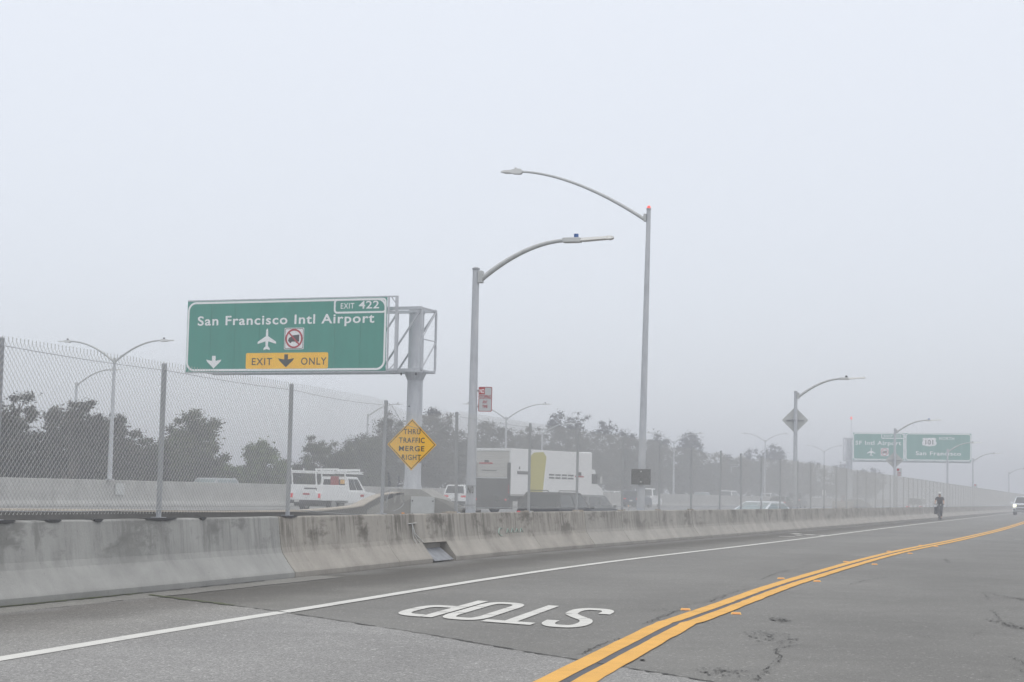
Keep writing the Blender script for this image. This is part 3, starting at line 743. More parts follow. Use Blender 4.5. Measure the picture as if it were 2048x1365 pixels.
for i in range(len(S_)-1):
    o, A, B = bay(i); o['kind'] = 'stuff' if False else 'thing'
    del o['kind']
    sag = {3: 0.03, 9: 0.05, 10: 0.1, 11: 0.16, 12: 0.14}.get(i, 0.015)
    if i != 4:
        for zt, nm in ((1.735, 'tension_wire'), (0.10, 'tension_wire')):
            pts = [(A+(B-A)*t)+Vector((0, 0, zt-(sag if zt > 1 else 0.01)*math.sin(math.pi*t)-(0.13*t if (i == 3 and zt < 1) else 0)))-FL for t in (0, .15, .3, .5, .7, .85, 1)]
            MB().tube(pts, 0.003 if zt > 1 else 0.004, 4).build(nm, M_galvd, fence)
    else:
        pts = [(A+(B-A)*t)+Vector((0, 0, z))-FL for t, z in ((0, 1.78), (.08, 1.72), (.2, 1.5), (.35, 1.44), (.6, 1.42), (.78, 1.52), (.9, 1.72), (1, 1.78))]
        MB().tube(crom(pts, 5), 0.004, 4).build('snapped_wire', M_galvd, fence)
        pts = [(A+(B-A)*t)+Vector((0, y, z))-FL for t, y, z in ((0.02, 0, .1), (.06, -.1, .3), (.12, -.12, .42), (.2, -.1, .4), (.25, 0, .2), (.2, .04, .1), (.12, .02, .05))]
        MB().tube(crom(pts, 5), 0.004, 4).build('snapped_wire', M_galvd, fence)
pw = TOE.off(S_[13], -SB, 0.83)
for k in range(3):
    pts = [pw-FL+Vector((-0.3+0.1*k, -1.0, 0.1)), pw-FL+Vector((-0.05, -0.4, 0.6)), pw-FL+Vector((0.05*k, -0.1, 1.2)), pw-FL+Vector((0.05*k, 0, 1.75))]
    MB().tube(crom(pts, 5), 0.006, 4).build('loose_wire', M_galv, fence)

# ------------------------------------------------------------------ far median wall
mw = empty('median_wall', (line_x(83), 83, 0), 0, 'tall pale concrete median wall far across the freeway lanes', 'wall')
MWP = [(0, 0), (0, 0.08), (-0.12, 0.35), (-0.2, 1.40), (-0.22, 1.42), (-0.5, 1.42), (-0.52, 1.40), (-0.6, 0.3), (-0.7, 0)]
def wall_piece(s0, s1, ht=1.42):
    n = max(2, int((s1-s0)/3)); v = []; f = []; uv = []; k = len(MWP)
    for i in range(n+1):
        s = s0+0.015+(s1-s0-0.03)*i/n
        for j, (o, z) in enumerate(MWP): p = FW.off(s, o, z*ht/1.42); v.append(p-mw.location); uv.append((s*0.35, min(1, z/1.42) if j < 5 else .9))
    for i in range(n):
        for j in range(k-1): a = i*k+j; f.append((a, a+1, a+k+1, a+k))
    f.append(tuple(range(k))); f.append(tuple(n*k+j for j in reversed(range(k))))
    me = bpy.data.meshes.new('wall_section'); me.from_pydata(v, [], f); me.materials.append(M_far); ul = me.uv_layers.new(name='UVMap')
    for lp in me.loops: ul.data[lp.index].uv = uv[lp.vertex_index]
    bm = bmesh.new(); bm.from_mesh(me); bmesh.ops.recalc_face_normals(bm, faces=bm.faces); bm.to_mesh(me); bm.free()
    o = bpy.data.objects.new('wall_section', me); COL.objects.link(o); o.parent = mw
ws = [FW.s_of_y(y) for y in (40, 62, 80, 100, 121, 150, 185, 225, 270, 330, 380)]
for a, b in zip(ws, ws[1:]): wall_piece(a, b)
bx = FW.off(FW.s_of_y(93.5), 0.06-0.14, 0.95); MB().box(bx-mw.location, (0.04, 0.9, 0.6), -0.35).build('junction_box_cover', M_salu, mw)

# ------------------------------------------------------------------ gore: nose barrier, end wall, cushion
gore = empty('gore_barrier', (-5, 40, 0), 0, 'low dirty concrete barrier wall curving towards the sign column behind the fence', 'barrier')
GP = Path([(-16, 8), (-9.3, 24), (-6.2, 28), (-4.05, 31.5), (-3.75, 39), (-4.1, 50), (-4.3, 58), (-4.0, 64)])
def gore_z(s):
    y = GP.at(s)[0].y; return 0.80 if y < 45 else 0.80+0.34*min(1, (y-45)/18)
n = 60; rings = []; caps = []
for i in range(n+1):
    s = GP.L*i/n; z = gore_z(s)
    rings.append([GP.off(s, 0.28, -0.45)-gore.location, GP.off(s, 0.18, z-0.03)-gore.location, GP.off(s, -0.1, z-0.03)-gore.location, GP.off(s, -0.28, -0.45)-gore.location])
    caps.append([GP.off(s, 0.19, z-0.028)-gore.location, GP.off(s, 0.18, z)-gore.location, GP.off(s, -0.11, z)-gore.location, GP.off(s, -0.12, z-0.028)-gore.location])
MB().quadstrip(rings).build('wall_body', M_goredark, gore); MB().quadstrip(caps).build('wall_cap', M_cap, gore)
rg = [Vector((-3.2, 63, 0)), Vector((-2.2, 54, 0)), Vector((-1.2, 45, 0)), Vector((-0.55, 39, 0)), Vector((-1.25, 33.2, 0))]
gb = empty('ramp_barrier', (-1.2, 45, 0), 0, 'grey barrier wall sloping down from the sign column towards the lamp post', 'barrier')
RP = Path([(-3.2, 63), (-2.2, 54), (-1.2, 45), (-0.75, 40), (-0.8, 36.5)]); rings = []
for i in range(25):
    s = RP.L*i/24; z = 1.05-0.25*min(1, i/14)
    rings.append([RP.off(s, 0.25, -0.45)-gb.location, RP.off(s, 0.12, z)-gb.location, RP.off(s, -0.12, z)-gb.location, RP.off(s, -0.25, -0.45)-gb.location])
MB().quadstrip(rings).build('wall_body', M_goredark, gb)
ew = empty('gore_end_wall', (-2.6, 43, 0), 0, 'flat pale concrete end wall with a grey bolted steel panel under the sign column', 'wall')
MB().prism([(-0.85, -0.45), (1.7, -0.45), (1.7, 0.74), (1.1, 0.98), (0.55, 1.10), (-0.1, 1.08), (-0.5, 0.9), (-0.85, 0.7)], 0, 0.4).build('concrete_face', M_gore, ew)
MB().box((0.50, -0.02, 0.56), (0.58, 0.03, 1.0)).build('steel_panel', M_salu, ew)
for x in (0.25, 0.75):
    for z in (0.55, 0.64, 0.2, 0.95): MB().tube([(x, -0.035, z), (x, -0.05, z)], 0.016, 6).build('bolt', M_dark, ew)
def delineator(loc, label):
    e = empty('delineator', loc, 0, label, 'road marker')
    MB().tube([(0, 0, 0), (0, 0, 0.22)], 0.02, 8).build('stem', M_head, e)
    MB().box((0, -0.022, 0.16), (0.07, 0.01, 0.11)).build('reflector', M_orange, e)
delineator((-2.55, 42.6, 0.45), 'tiny orange reflector in front of the pale end wall under the diamond sign')
# a plain strut so that the reflector stands on something
MB().box((0.05, -0.4, 0.0), (0.12, 0.12, 0.9)).build('reflector_post', M_gore, ew)
xx, yy = (1263-1024)/3500*120, 120
delineator((xx, yy, 0.3), 'tiny yellow reflector below the blue car beside the tall pole')
MB().box((0, 0, -0.22), (0.1, 0.1, 0.44)).build('foot', M_gore, [o for o in COL.objects if o.name == 'delineator.001'][0])

# ------------------------------------------------------------------ overhead signs
AX_R = Vector((math.cos(R(-21.5)), math.sin(R(-21.5)), 0))
def arrow_poly(cx, zt, zb, w):
    h = zt-zb; a = w*0.5
    return [(cx-w*0.115, zt), (cx+w*0.115, zt), (cx+w*0.115, zb+h*0.60), (cx+a, zb+h*0.70), (cx+w*0.42, zb+h*0.52), (cx, zb), (cx-w*0.42, zb+h*0.52), (cx-a, zb+h*0.70), (cx-w*0.115, zb+h*0.60)]
def plane_poly(cx, cz, w, h):
    half = [(0, .5), (.035, .46), (.055, .38), (.06, .14), (.5, -.12), (.5, -.22), (.08, -.10), (.06, -.32), (.17, -.42), (.17, -.5), (0, -.455)]
    return [(cx+x*w, cz+z*h) for x, z in half] + [(cx-x*w, cz+z*h) for x, z in reversed(half[1:-1])]
def no_truck(x0, z0, x1, z1, parent, y=-0.006):
    w = x1-x0; cx, cz = (x0+x1)/2, (z0+z1)/2
    b = plate(rrect(x0, z0, x1, z1, 0.05*w), y, M_swhite, parent, 'no_truck_sign')
    ring_plate(rrect(x0+.03*w, z0+.03*w, x1-.03*w, z1-.03*w, .05*w), rrect(x0+.055*w, z0+.055*w, x1-.055*w, z1-.055*w, .04*w), y-.004, M_sblack, b, 'border_line')
    t = [(-.30, -.08), (-.26, .03), (-.14, .09), (-.14, .14), (.26, .18), (.26, -.14), (-.28, -.14)]
    plate([(cx+a*w, cz+c*w) for a, c in t], y-.004, M_sblack, b, 'truck_symbol')
    for a in (-.18, .14): plate([(cx+(a+.055*math.cos(k*.7))*w, cz+(-.15+.055*math.sin(k*.7))*w) for k in range(9)], y-.0085, M_sblack, b, 'truck_symbol')
    n = 32; O = [(cx+.44*w*math.cos(6.2832*k/n), cz+.44*w*math.sin(6.2832*k/n)) for k in range(n)]; I = [(cx+.36*w*math.cos(6.2832*k/n), cz+.36*w*math.sin(6.2832*k/n)) for k in range(n)]
    ring_plate(O, I, y-.012, M_red, b, 'red_ring')
    a = .39*w*.7071; t_ = .035*w*.7071
    plate([(cx-a-t_, cz+a-t_), (cx-a+t_, cz+a+t_), (cx+a+t_, cz-a+t_), (cx+a-t_, cz-a-t_)], y-.012, M_red, b, 'red_slash')
def panelboard(e, x0, x1, z0, z1, n, m=M_green, t=0.03):
    w = (x1-x0)/n
    for i in range(n): MB().box((x0+w*(i+.5), t/2, (z0+z1)/2), (w-0.010, t, z1-z0)).build('sign_panel', m, e)
def lattice(e, x0, x1, z0, z1, y0, y1, nb, w=0.11, tw=0.07):
    for y in (y0, y1):
        for z in (z0, z1): MB().bar((x0, y, z), (x1, y, z), w).build('chord', M_galv, e)
    for i in range(nb+1):
        x = x0+(x1-x0)*i/nb
        for y in (y0, y1): MB().bar((x, y, z0+w/2), (x, y, z1-w/2), tw).build('upright_strut', M_galv, e)
        for z in (z0, z1): MB().bar((x, y0+w/2, z), (x, y1-w/2, z), tw*.8).build('cross_strut', M_galv, e)
        if i < nb:
            x2 = x0+(x1-x0)*(i+1)/nb
            for y in (y0, y1): MB().bar((x+.04, y+.01, z0+w/2), (x2-.04, y+.01, z1-w/2), tw*.8).build('brace', M_galv, e)
        if i in (0, nb):
            zm = (z0+z1)/2
            MB().bar((x+.015, y0, zm), (x+.015, y1, zm), tw*.5).build('brace', M_galv, e)
            MB().bar((x+.015, y0, z0), (x+.015, y1, zm-.02), tw*.6).build('brace', M_galv, e); MB().bar((x+.015, y0, zm+.02), (x+.015, y1, z1), tw*.6).build('brace', M_galv, e)

COLX, COLY = -3.57, 65.0
sg = empty('overhead_sign', (COLX, COLY, 0), R(-21.5), 'large green San Francisco Intl Airport exit sign cantilevered from a thick steel column', 'highway sign')
# local x along the sign (to the right), local -y towards the driver. panel from -9.2 to -.95
PX0, PX1, PZ0, PZ1 = -9.15, -0.64, 5.56, 8.27; PW, PH = PX1-PX0, PZ1-PZ0; PY = -1.25
U = lambda u: PX0+PW*u
V = lambda v: PZ1-PH*v
pan = empty('panel_group'); pan.parent = sg; pan.location = (0, PY, 0); pan.name = 'sign_face'
panelboard(pan, PX0, PX1, PZ0, PZ1, 8)
ring_plate(rrect(PX0+.02, PZ0+.02, PX1-.02, PZ1-.02, .36, 8), rrect(PX0+.10, PZ0+.10, PX1-.10, PZ1-.10, .28, 8), -0.002, M_swhite, pan, 'white_border')
put_text('San Francisco Intl Airport', U(.056), V(.345), PH*.132, PW*.885, M_swhite, pan, bold=.02, space=1.12)
plate(plane_poly(U(.4145), V(.55), PW*.093, PH*.305), -.002, M_swhite, pan, 'airplane_symbol')
no_truck(U(.502), V(.697), U(.5995), V(.397), pan, -.002)
plate(arrow_poly(U(.1465), V(.775), V(.955), PW*.079), -.002, M_swhite, pan, 'down_arrow')
eo = plate(rrect(U(.311), V(.968), U(.722), V(.742), .07), -.002, M_yel, pan, 'exit_only_panel')
put_text('EXIT', U(.342), V(.912), PH*.098, PW*.102, M_sblack, eo, y=-.006, bold=.01, space=1.15)
put_text('ONLY', U(.589), V(.912), PH*.098, PW*.125, M_sblack, eo, y=-.006, bold=.01, space=1.15)
plate(arrow_poly(U(.514), V(.765), V(.945), PW*.080), -.006, M_sblack, eo, 'down_arrow')
xp = ring_plate(rrect(U(.743), V(.212), PX1-.02, PZ1-.02, .14, 8), rrect(U(.743)+.07, V(.212)+.07, PX1-.09, PZ1-.09, .08, 8), -.006, M_swhite, pan, 'exit_plaque_border')
put_text('EXIT', U(.776), V(.145), PH*.075, PW*.066, M_swhite, pan, bold=.01, space=1.1)
put_text('422', U(.864), V(.15), PH*.105, PW*.098, M_swhite, pan, bold=.015, space=1.05)
# frame strip along the panel edge
for a, b in (((PX0, PZ1+.03), (PX1+.32, PZ1+.03)), ((PX0, PZ0-.03), (PX1+.1, PZ0-.03)), ((PX1+.05, PZ0-.06), (PX1+.05, PZ1))):
    MB().bar((a[0], PY+.04, a[1]), (b[0], PY+.04, b[1]), .05).build('edge_rail', M_galv, sg)
fr = empty('side_frame'); fr.parent = sg
MB().bar((PX1+.36, PY+.08, PZ0+.02), (PX1+.36, PY+.08, PZ1+.055), .09).build('frame_bar', M_galv, fr)
MB().bar((PX1, PY+.08, PZ0+.03), (PX1+.31, PY+.08, PZ0+.03), .07).build('frame_bar', M_galv, fr)
MB().bar((PX1+.15, PY+.08, PZ1), (PX1+.32, PY+.08, PZ1-.22), .03).build('frame_bar', M_galv, fr)
MB().bar((PX1+.12, PY+.08, PZ0+.06), (PX1+.32, PY+.08, PZ0+.26), .03).build('frame_bar', M_galv, fr)
lattice(sg, PX0+.1, 0.50, 5.62, 7.92, -0.65, 0.65, 6)
MB().tube([(0, 0, 0), (0, 0, 0.5), (0, 0, .95), (0, 0, 1.5), (0, 0, 5.3), (0, 0, 5.42), (0, 0, 5.50), (0, 0, 7.6), (0, 0, 7.98)], [.55, .5, .42, .31, .29, .31, .29, .285, .285], 20).build('column', M_galv, sg, True)
MB().tube([(0, 0, 5.28), (0, 0, 5.56)], [.30, .42], 20).build('column_collar', M_galv, sg)
MB().tube([(0, 0, 7.78), (0, 0, 7.82)], .31, 20).build('column_band', M_galv, sg)
for z in (2.95, 3.6, 4.3): MB().box((-0.08, -.30, z), (.05, .03, .035)).build('bolt', M_dark, sg)
for x in (-.3, .3): MB().tube([(x, -.6, 5.53), (x, -.6, 5.43)], .03, 6).build('bolt', M_dark, sg)
ped = empty('column_pedestal', (COLX, COLY, 0), R(-21.5), 'flared concrete pedestal under the thick sign column', 'pedestal')
MB().quadstrip([[(-1.5, -.7, 0), (1.5, -.7, 0), (1.5, .7, 0), (-1.5, .7, 0)], [(-1.3, -.62, .9), (1.3, -.62, .9), (1.3, .62, .9), (-1.3, .62, .9)], [(-.6, -.58, 1.25), (.6, -.58, 1.25), (.6, .58, 1.25), (-.6, .58, 1.25)]]).build('pedestal_block', M_gore, ped)

# second sign
c2x, c2y = 38.0, 193.0
s2 = empty('overhead_sign', (c2x, c2y, 0), R(-19), 'fog-faded green double sign for SF Intl Airport and 101 North', 'highway sign')
def sub(x0, x1, z0, z1, n):
    e = empty('sign_face'); e.parent = s2; e.location = (0, -1.2, 0); panelboard(e, x0, x1, z0, z1, n)
    ring_plate(rrect(x0+.03, z0+.03, x1-.03, z1-.03, .3, 8), rrect(x0+.13, z0+.13, x1-.13, z1-.13, .2, 8), -.002, M_swhite, e, 'white_border'); return e
Z0, Z1 = 5.55, 8.52; A0, A1, B1 = -0.05, 5.55, 12.55
ea = sub(A0, A1-.04, Z0, Z1, 5); eb = sub(A1+.04, B1, Z0, Z1, 7)
wa, ha = A1-A0, Z1-Z0
put_text('SF Intl Airport', A0+.05*wa, Z1-.445*ha, .15*ha, .88*wa, M_swhite, ea, bold=.02, space=1.1, y=-.006)
ring_plate(rrect(A0+.55*wa, Z1-.21*ha, A1-.08, Z1-.04, .12, 6), rrect(A0+.565*wa, Z1-.18*ha, A1-.15, Z1-.11, .06, 6), -.006, M_swhite, ea, 'exit_plaque_border')
put_text('EXIT 422', A0+.60*wa, Z1-.155*ha, .08*ha, .33*wa, M_swhite, ea, bold=.01, y=-.006)
plate(plane_poly(A0+.355*wa, Z1-.70*ha, .16*wa, .30*ha), -.002, M_swhite, ea, 'airplane_symbol')
no_truck(A0+.535*wa, Z1-.855*ha, A0+.695*wa, Z1-.55*ha, ea)
wb = B1-A1
sh = [(0, .5), (.12, .46), (.32, .5), (.5, .38), (.42, .2), (.5, -.1), (.46, -.36), (.2, -.44), (0, -.5)]
sx, sz = A1+.37*wb, Z1-.32*ha
shd = plate([(sx+a*1.55, sz+c*.95) for a, c in sh]+[(sx-a*1.55, sz+c*.95) for a, c in reversed(sh[1:-1])], -.006, M_swhite, eb, 'route_shield')
put_text('101', sx-.42, sz-.26, .50, .84, M_sblack, shd, y=-.012, bold=.02)
put_text('NORTH', A1+.52*wb, Z1-.235*ha, .10*ha, .225*wb, M_swhite, eb, y=-.006, bold=.015, space=1.1)
put_text('San Francisco', A1+.165*wb, Z1-.80*ha, .145*ha, .68*wb, M_swhite, eb, y=-.006, bold=.02, space=1.1)
lattice(s2, -1.15, B1-.2, 5.45, 7.9, -.75, .7, 7, .13, .08)
MB().tube([(-.6, 0, 0), (-.6, 0, .9), (-.6, 0, 1.6), (-.6, 0, 5.2), (-.6, 0, 8)], [.7, .55, .36, .34, .33], 16).build('column', M_galv, s2, True)
MB().tube([(-.3, -.7, 8.0), (-.3, -.7, 10.0)], .03, 6).build('mast', M_galv, s2); MB().tube([(-.3, -.7, 10.0), (-.3, -.7, 10.18), (-.3, -.7, 10.3)], [.11, .11, .05], 8).build('beacon', M_beacon, s2)
g2 = empty('gore_block', (c2x-.6, c2y-2, 0), R(-19), 'far concrete gore block with sloped shoulders under the second green sign', 'barrier')
MB().prism([(-1.5, -.45), (3.3, -.45), (1.6, .9), (.8, 1.25), (-.5, 1.25), (-1.5, .8)], 0, 1.2).build('concrete_block', M_gore, g2)
MB().box((-.75, -2, .5), (1.7, 4, 1.0)).build('side_wall', M_cap, g2)

s2.scale = (1.245, 1.245, 1.245); s2.location = (c2x*1.245, c2y*1.245, 1.2-1.2*1.245)
# ------------------------------------------------------------------ lamps
def arc_arm(r0, z0, reach, rise, n=14):
    pts = []
    for i in range(n+1):
        t = i/n; x = r0+(reach-r0)*t; z = z0+rise*(1-(1-t)**1.85); pts.append((x, 0, z))
    return pts
def led_head(x, z, parent, k=1.0):
    # body then slim luminaire, pointing along +x
    body = MB().quadstrip([[(x+a, y*w, z+zz) for y, zz in ((-1, -.045*k), (1, -.045*k), (1, .045*k), (-1, .045*k))] for a, w in ((0, .07), (.05, .1), (.28*k, .1), (.36*k, .07))]).build('lamp_body', M_head, parent, bevel=.01)
    MB().quadstrip([[(x+a, y, z+zz+.055*(a-.3*k)) for y, zz in ((-w, -h), (w, -h), (w*.7, h), (-w*.7, h))] for a, w, h in ((.33*k, .06, .028), (.40*k, .11, .03), (.86*k, .10, .026), (.90*k, .11, .034), (.97*k, .08, .03), (1.0*k, .03, .012))]).build('lamp_head', M_lens, parent)
    return body
def side_lamp(px, top_z, label, pcell, fallback_s=None):
    s = s_at_px(TOE, -SB-.42, px, 0.8); p = TOE.off(s, -SB-.42, 0); pt, q = TOE.at(s)
    e = empty('street_lamp', (p.x, p.y, -0.45), math.atan2(-q.x, q.y), label, 'street lamp', 'single arm lamps along the barrier')
    h = top_z+.45
    MB().tube([(0, 0, 0), (0, 0, h)], [.108, .064], 14).build('pole', M_galv, e, True)
    MB().tube([(0, 0, h-.02), (0, 0, h+.01), (0, 0, h+.035)], [.075, .078, .03], 12).build('pole_cap', M_galvd, e)
    MB().box((.10, 0, h-.16), (.09, .14, .24)).build('arm_bracket', M_lampm, e, bevel=.015)
    pts = arc_arm(.12, h-.20, 1.80, .72)
    MB().tube(pts, [.052-.016*i/14 for i in range(15)], 10).build('arm', M_lampm, e, True)
    hd = led_head(1.74, h+.52, e)
    MB().tube([(2.0, 0, h+.55), (2.0, 0, h+.64)], .045, 10).build('photocell', pcell, e)
    for z in (.93, 1.3): MB().tube([(0, 0, z+.45), (0, 0, z+.475)], .105, 14).build('band_clamp', M_galvd, e)
    return e, p, q, s
L1, p1, q1, s1_ = side_lamp(941, 5.52, 'nearest grey street lamp, blue cap on its arm, carrying the no stopping sign', M_blue)
put = put_text('N/3', -.035, 1.62, .13, .12, M_sblack, L1, y=-.108, bold=.02)
L2, p2, q2, s2_ = side_lamp(1590, 5.45, 'street lamp with an empty diamond sign back, dark cap on its arm', M_dark)
L3, p3, q3, s3_ = side_lamp(1789.5, 5.5, 'faded street lamp standing in front of the far green double sign', M_blue)
L4, p4, q4, s4_ = side_lamp(1895, 5.5, 'foggy street lamp whose pole stands below the right end of the far green sign', M_dark)
L5, p5, q5, s5_ = side_lamp(1946, 5.5, 'foggy street lamp just right of the cyclist, fifth along the barrier', M_dark)
L6, p6, q6, s6_ = side_lamp(2018, 5.5, 'faintest street lamp, above the headlight of the oncoming truck', M_dark)

# tall pole
ty = 50.0; tx = (1286-1024)/3500*ty
TALL = 1
T = empty('tall_lamp_pole', (tx, ty, -.45), math.atan2(-q1.x, q1.y)+.0, 'tallest lamp pole with a red beacon on top and a long arm reaching left', 'street lamp')
T.rotation_euler.y = .013
th = 1.2+(988-414)/70.0+.45
MB().tube([(0, 0, 0), (0, 0, th)], [.125, .062], 16).build('pole', M_galv, T, True)
MB().tube([(0, 0, th), (0, 0, th+.05)], .07, 12).build('pole_cap', M_galvd, T)
MB().tube([(0, 0, th+.05), (0, 0, th+.10), (0, 0, th+.13)], [.055, .05, .02], 10).build('beacon', M_beacon, T)
MB().box((-.10, 0, th-.22), (.08, .14, .22)).build('arm_bracket', M_lampm, T, bevel=.012)
pts = []
for i in range(19):
    t = i/18; pts.append((-.1-3.85*t, 0, th-.28+1.5*(1-(1-t)**1.68)-.02*t))
MB().tube(pts, [.055-.024*i/18 for i in range(19)], 10).build('arm', M_lampm, T, True)
hx, hz_ = -3.85, th+1.20
MB().quadstrip([[(hx-a, y*w, hz_+zz*h) for y, zz in ((-1, -1), (1, -1), (.8, 1), (-.8, 1))] for a, w, h in ((0, .06, .05), (.06, .09, .08), (.26, .10, .07), (.34, .13, .04), (.55, .13, .035), (.66, .03, .012))]).build('lamp_head', M_head, T, True)
MB().tube([(hx-.2, 0, hz_+.07), (hx-.2, 0, hz_+.12)], .04, 8).build('photocell', M_head, T)
MB().box((0.0, .14, .95+.45+.0), (.02, .02, .02)).build('bolt', M_dark, T)
dbx = empty('sign_back', (tx, ty-.16, 2.2), R(-6), 'dark blank rectangular sign back bolted low on the tall lamp pole', 'sign')
MB().box((0, 0, -.48), (.55, .025, .44)).build('sign_plate', M_dark, dbx)
for z in (-.33, -.62): MB().tube([(0, -.015, z), (0, -.03, z)], .022, 8).build('bolt', M_head, dbx)

# double arm median lamps and single ones beyond
def median_lamp(px, Y, node_z, label, arms=2, wallbase=True, reach=3.0, side=1, X=None, base=0):
    X = (px-1024)/3500*Y if X is None else X
    e = empty('street_lamp', (X, Y, base), R(-19.5), label, 'street lamp', 'double arm lamps along the median' if arms == 2 else 'lamps beyond the median')
    MB().tube([(0, 0, 0), (0, 0, node_z-base)], [.13, .075], 12).build('pole', M_galv, e, True)
    if wallbase: MB().box((0, 0, .03), (.36, .36, .06)).build('base_plate', M_galvd, e)
    MB().tube([(0, 0, node_z-base-.12), (0, 0, node_z-base+.14)], .10, 10).build('pole_top', M_lampm, e)
    for sg_ in ((1, -1) if arms == 2 else (side,)):
        pts = [(sg_*(.05+(reach-.45)*i/14), 0, node_z-base-.05+1.12*(reach/3.2)*(1-(1-i/14)**1.9)) for i in range(15)]
        MB().tube(pts, [.06-.02*i/14 for i in range(15)], 8).build('arm', M_lampm, e, True)
        x = sg_*(reach-.4); z = node_z-base-.05+1.12*(reach/3.2)
        MB().quadstrip([[(x+sg_*a, y*w, z+zz*h) for y, zz in ((-1, -1), (1, -1), (.8, 1), (-.8, 1))] for a, w, h in ((0, .06, .05), (.08, .11, .08), (.34, .12, .06), (.42, .13, .03), (.72, .12, .025), (.80, .03, .01))]).build('lamp_head', M_head, e)
        MB().tube([(x+sg_*.2, 0, z+.06), (x+sg_*.2, 0, z+.15)], .05, 8).build('photocell', M_dark, e)
    return e
def hzy(x): return 985.4+.021*(x-1024)
def nz(px, py, Y): return 1.2+(hzy(px)-py)*Y/3500
def wallY(px):
    k = (px-1024)/3500.; return (-24.4-.36*83-.12)/(k-.36)
for px, py, lab in ((228, 722, 'nearest double arm lamp on the median wall, left of the big green sign'), (1016, 838, 'double arm lamp on the median wall just right of the no stopping sign'),
                    (1352, 886, 'double arm lamp on the median wall, half hidden between two hazy trees'), (1534, 883, 'thin double arm lamp against open sky, left of the diamond sign back'),
                    (1652, 904, 'faintest double arm lamp, left of the far green double sign')):
    Y = wallY(px); Y = min(Y, 330)
    median_lamp(px, Y, nz(px, py, Y), lab, 2, base=1.42, reach={228: 3.15, 1016: 3.7, 1352: 3.3, 1534: 3.2, 1652: 3.0}[px])
for px, py, Y, rc, lab in ((154, 770, 118, 3.0, 'thin single arm lamp behind the median wall, left of the nearest double arm lamp'), (739, 832, 158, 3.1, 'thin single arm lamp in front of trees, just left of the diamond warning sign'),
                           (1088, 868, 186, 3.2, 'thin single arm lamp rising behind the white box truck')):
    median_lamp(px, Y, nz(px, py, Y), lab, 1, False, rc, 1)

# ------------------------------------------------------------------ small signs
def diamond(side, parent, mface, back=False):
    r = side/math.sqrt(2); c = .05*side
    def dia(k):
        out = []
        for a in (0, 90, 180, 270):
            for da in (-6, 0, 6):
                t = R(a+da); rr = r*k*(1 if da else 1.0)/(1 if da == 0 else (math.cos(abs(R(da)))+math.sin(abs(R(da)))))
                out.append((rr*.985*math.cos(t), rr*.985*math.sin(t)))
        return out
    plate(dia(1.0), 0.002, mface, parent, 'sign_plate', .004)
    if not back: ring_plate(dia(.955), dia(.92), -.003, M_sblack, parent, 'black_border', .002)
sw = s_at_px(TOE, -SB-.12, 824, 2.1); pw = TOE.off(sw, -SB-.12, 0)
k_ = 3500/pw.y
wz = 1.2+(hzy(824)-890)/k_
wsn = empty('warning_sign', (pw.x, pw.y, wz), R(-15), 'yellow diamond warning sign reading thru traffic merge right, hung behind the fence', 'road sign')
WS = 103/k_/1.414/.985; diamond(WS, wsn, M_yel)
hs = WS*.1
for t_, zc, wd in (('THRU', .35, .477), ('TRAFFIC', .117, .73), ('MERGE', -.108, .72), ('RIGHT', -.343, .54)):
    w = wd*WS; put_text(t_, -w/2, zc*WS-.070*WS, .14*WS, w, M_sblack, wsn, y=-.004, bold=.012, space=1.15)
for z in (-.28, .28): MB().box((0, .02, z), (.5, .03, .05)).build('bracket', M_galvd, wsn)
nsz = 1.2+(hzy(966)-799.5)/(3500/p1.y); NS = 3500/p1.y
ns = empty('no_stopping_sign', (p1.x+.235, p1.y-.04, nsz), R(-12), 'small white and red no stopping any time sign clamped to the nearest lamp', 'road sign')
w, h = .27, .48
plate(rrect(-w/2, -h/2, w/2, h/2, .025), 0.002, M_signface, ns, 'sign_plate', .004)
ring_plate(rrect(-w/2+.003, -h/2+.003, w/2-.003, h/2-.003, .024), rrect(-w/2+.013, -h/2+.013, w/2-.013, h/2-.013, .018), -.003, M_red, ns, 'red_border', .002)
nb = plate([(-w/2+.015, h/2-.145), (-.012, h/2-.145), (-.012, h/2-.017), (-w/2+.015, h/2-.017)], -.003, M_red, ns, 'red_block', .002)
put_text('NO', -w/2+.022, h/2-.125, .085, .09, M_swhite, nb, y=-.006, bold=.02)
put_text('STOPPING', -.11, .005, .075, .22, M_red, ns, y=-.004, bold=0); put_text('ANY', -.05, -.08, .058, .095, M_red, ns, y=-.004, bold=0); put_text('TIME', -.055, -.17, .06, .105, M_red, ns, y=-.004, bold=0)
for z in (.165, -.14): MB().box((-.16, .015, z), (.16, .03, .022)).build('bracket', M_galvd, ns); MB().tube([(-.235, .04, z-.015), (-.235, .04, z+.015)], .092, 14).build('band_clamp', M_galvd, ns)
for (p, px, py, hp, lab) in ((p2, 1591, 841, 54, 'blank back of a diamond sign on the second lamp along the barrier'), (p3, 1790, 921, 33, 'blank back of a diamond sign on the lamp before the far green sign')):
    kk = 3500/p.y; z = 1.2+(hzy(px)-py)/kk
    e = empty('warning_sign', (p.x, p.y+.12, z), R(-17), lab, 'road sign'); diamond(.76, e, M_salu, True)
    MB().box((0, -.03, 0), (.72, .03, .03)).build('crossbar', M_galvd, e)
    MB().tube([(0, -.12, -.03), (0, -.12, .03)], .085, 12).build('band_clamp', M_galvd, e)
kk = 3500/p3.y; e = empty('no_stopping_sign', (p3.x+.25, p3.y-.05, 1.2+(hzy(1797)-945)/kk), R(-12), 'tiny faded no stopping sign on the lamp before the far green sign', 'road sign')
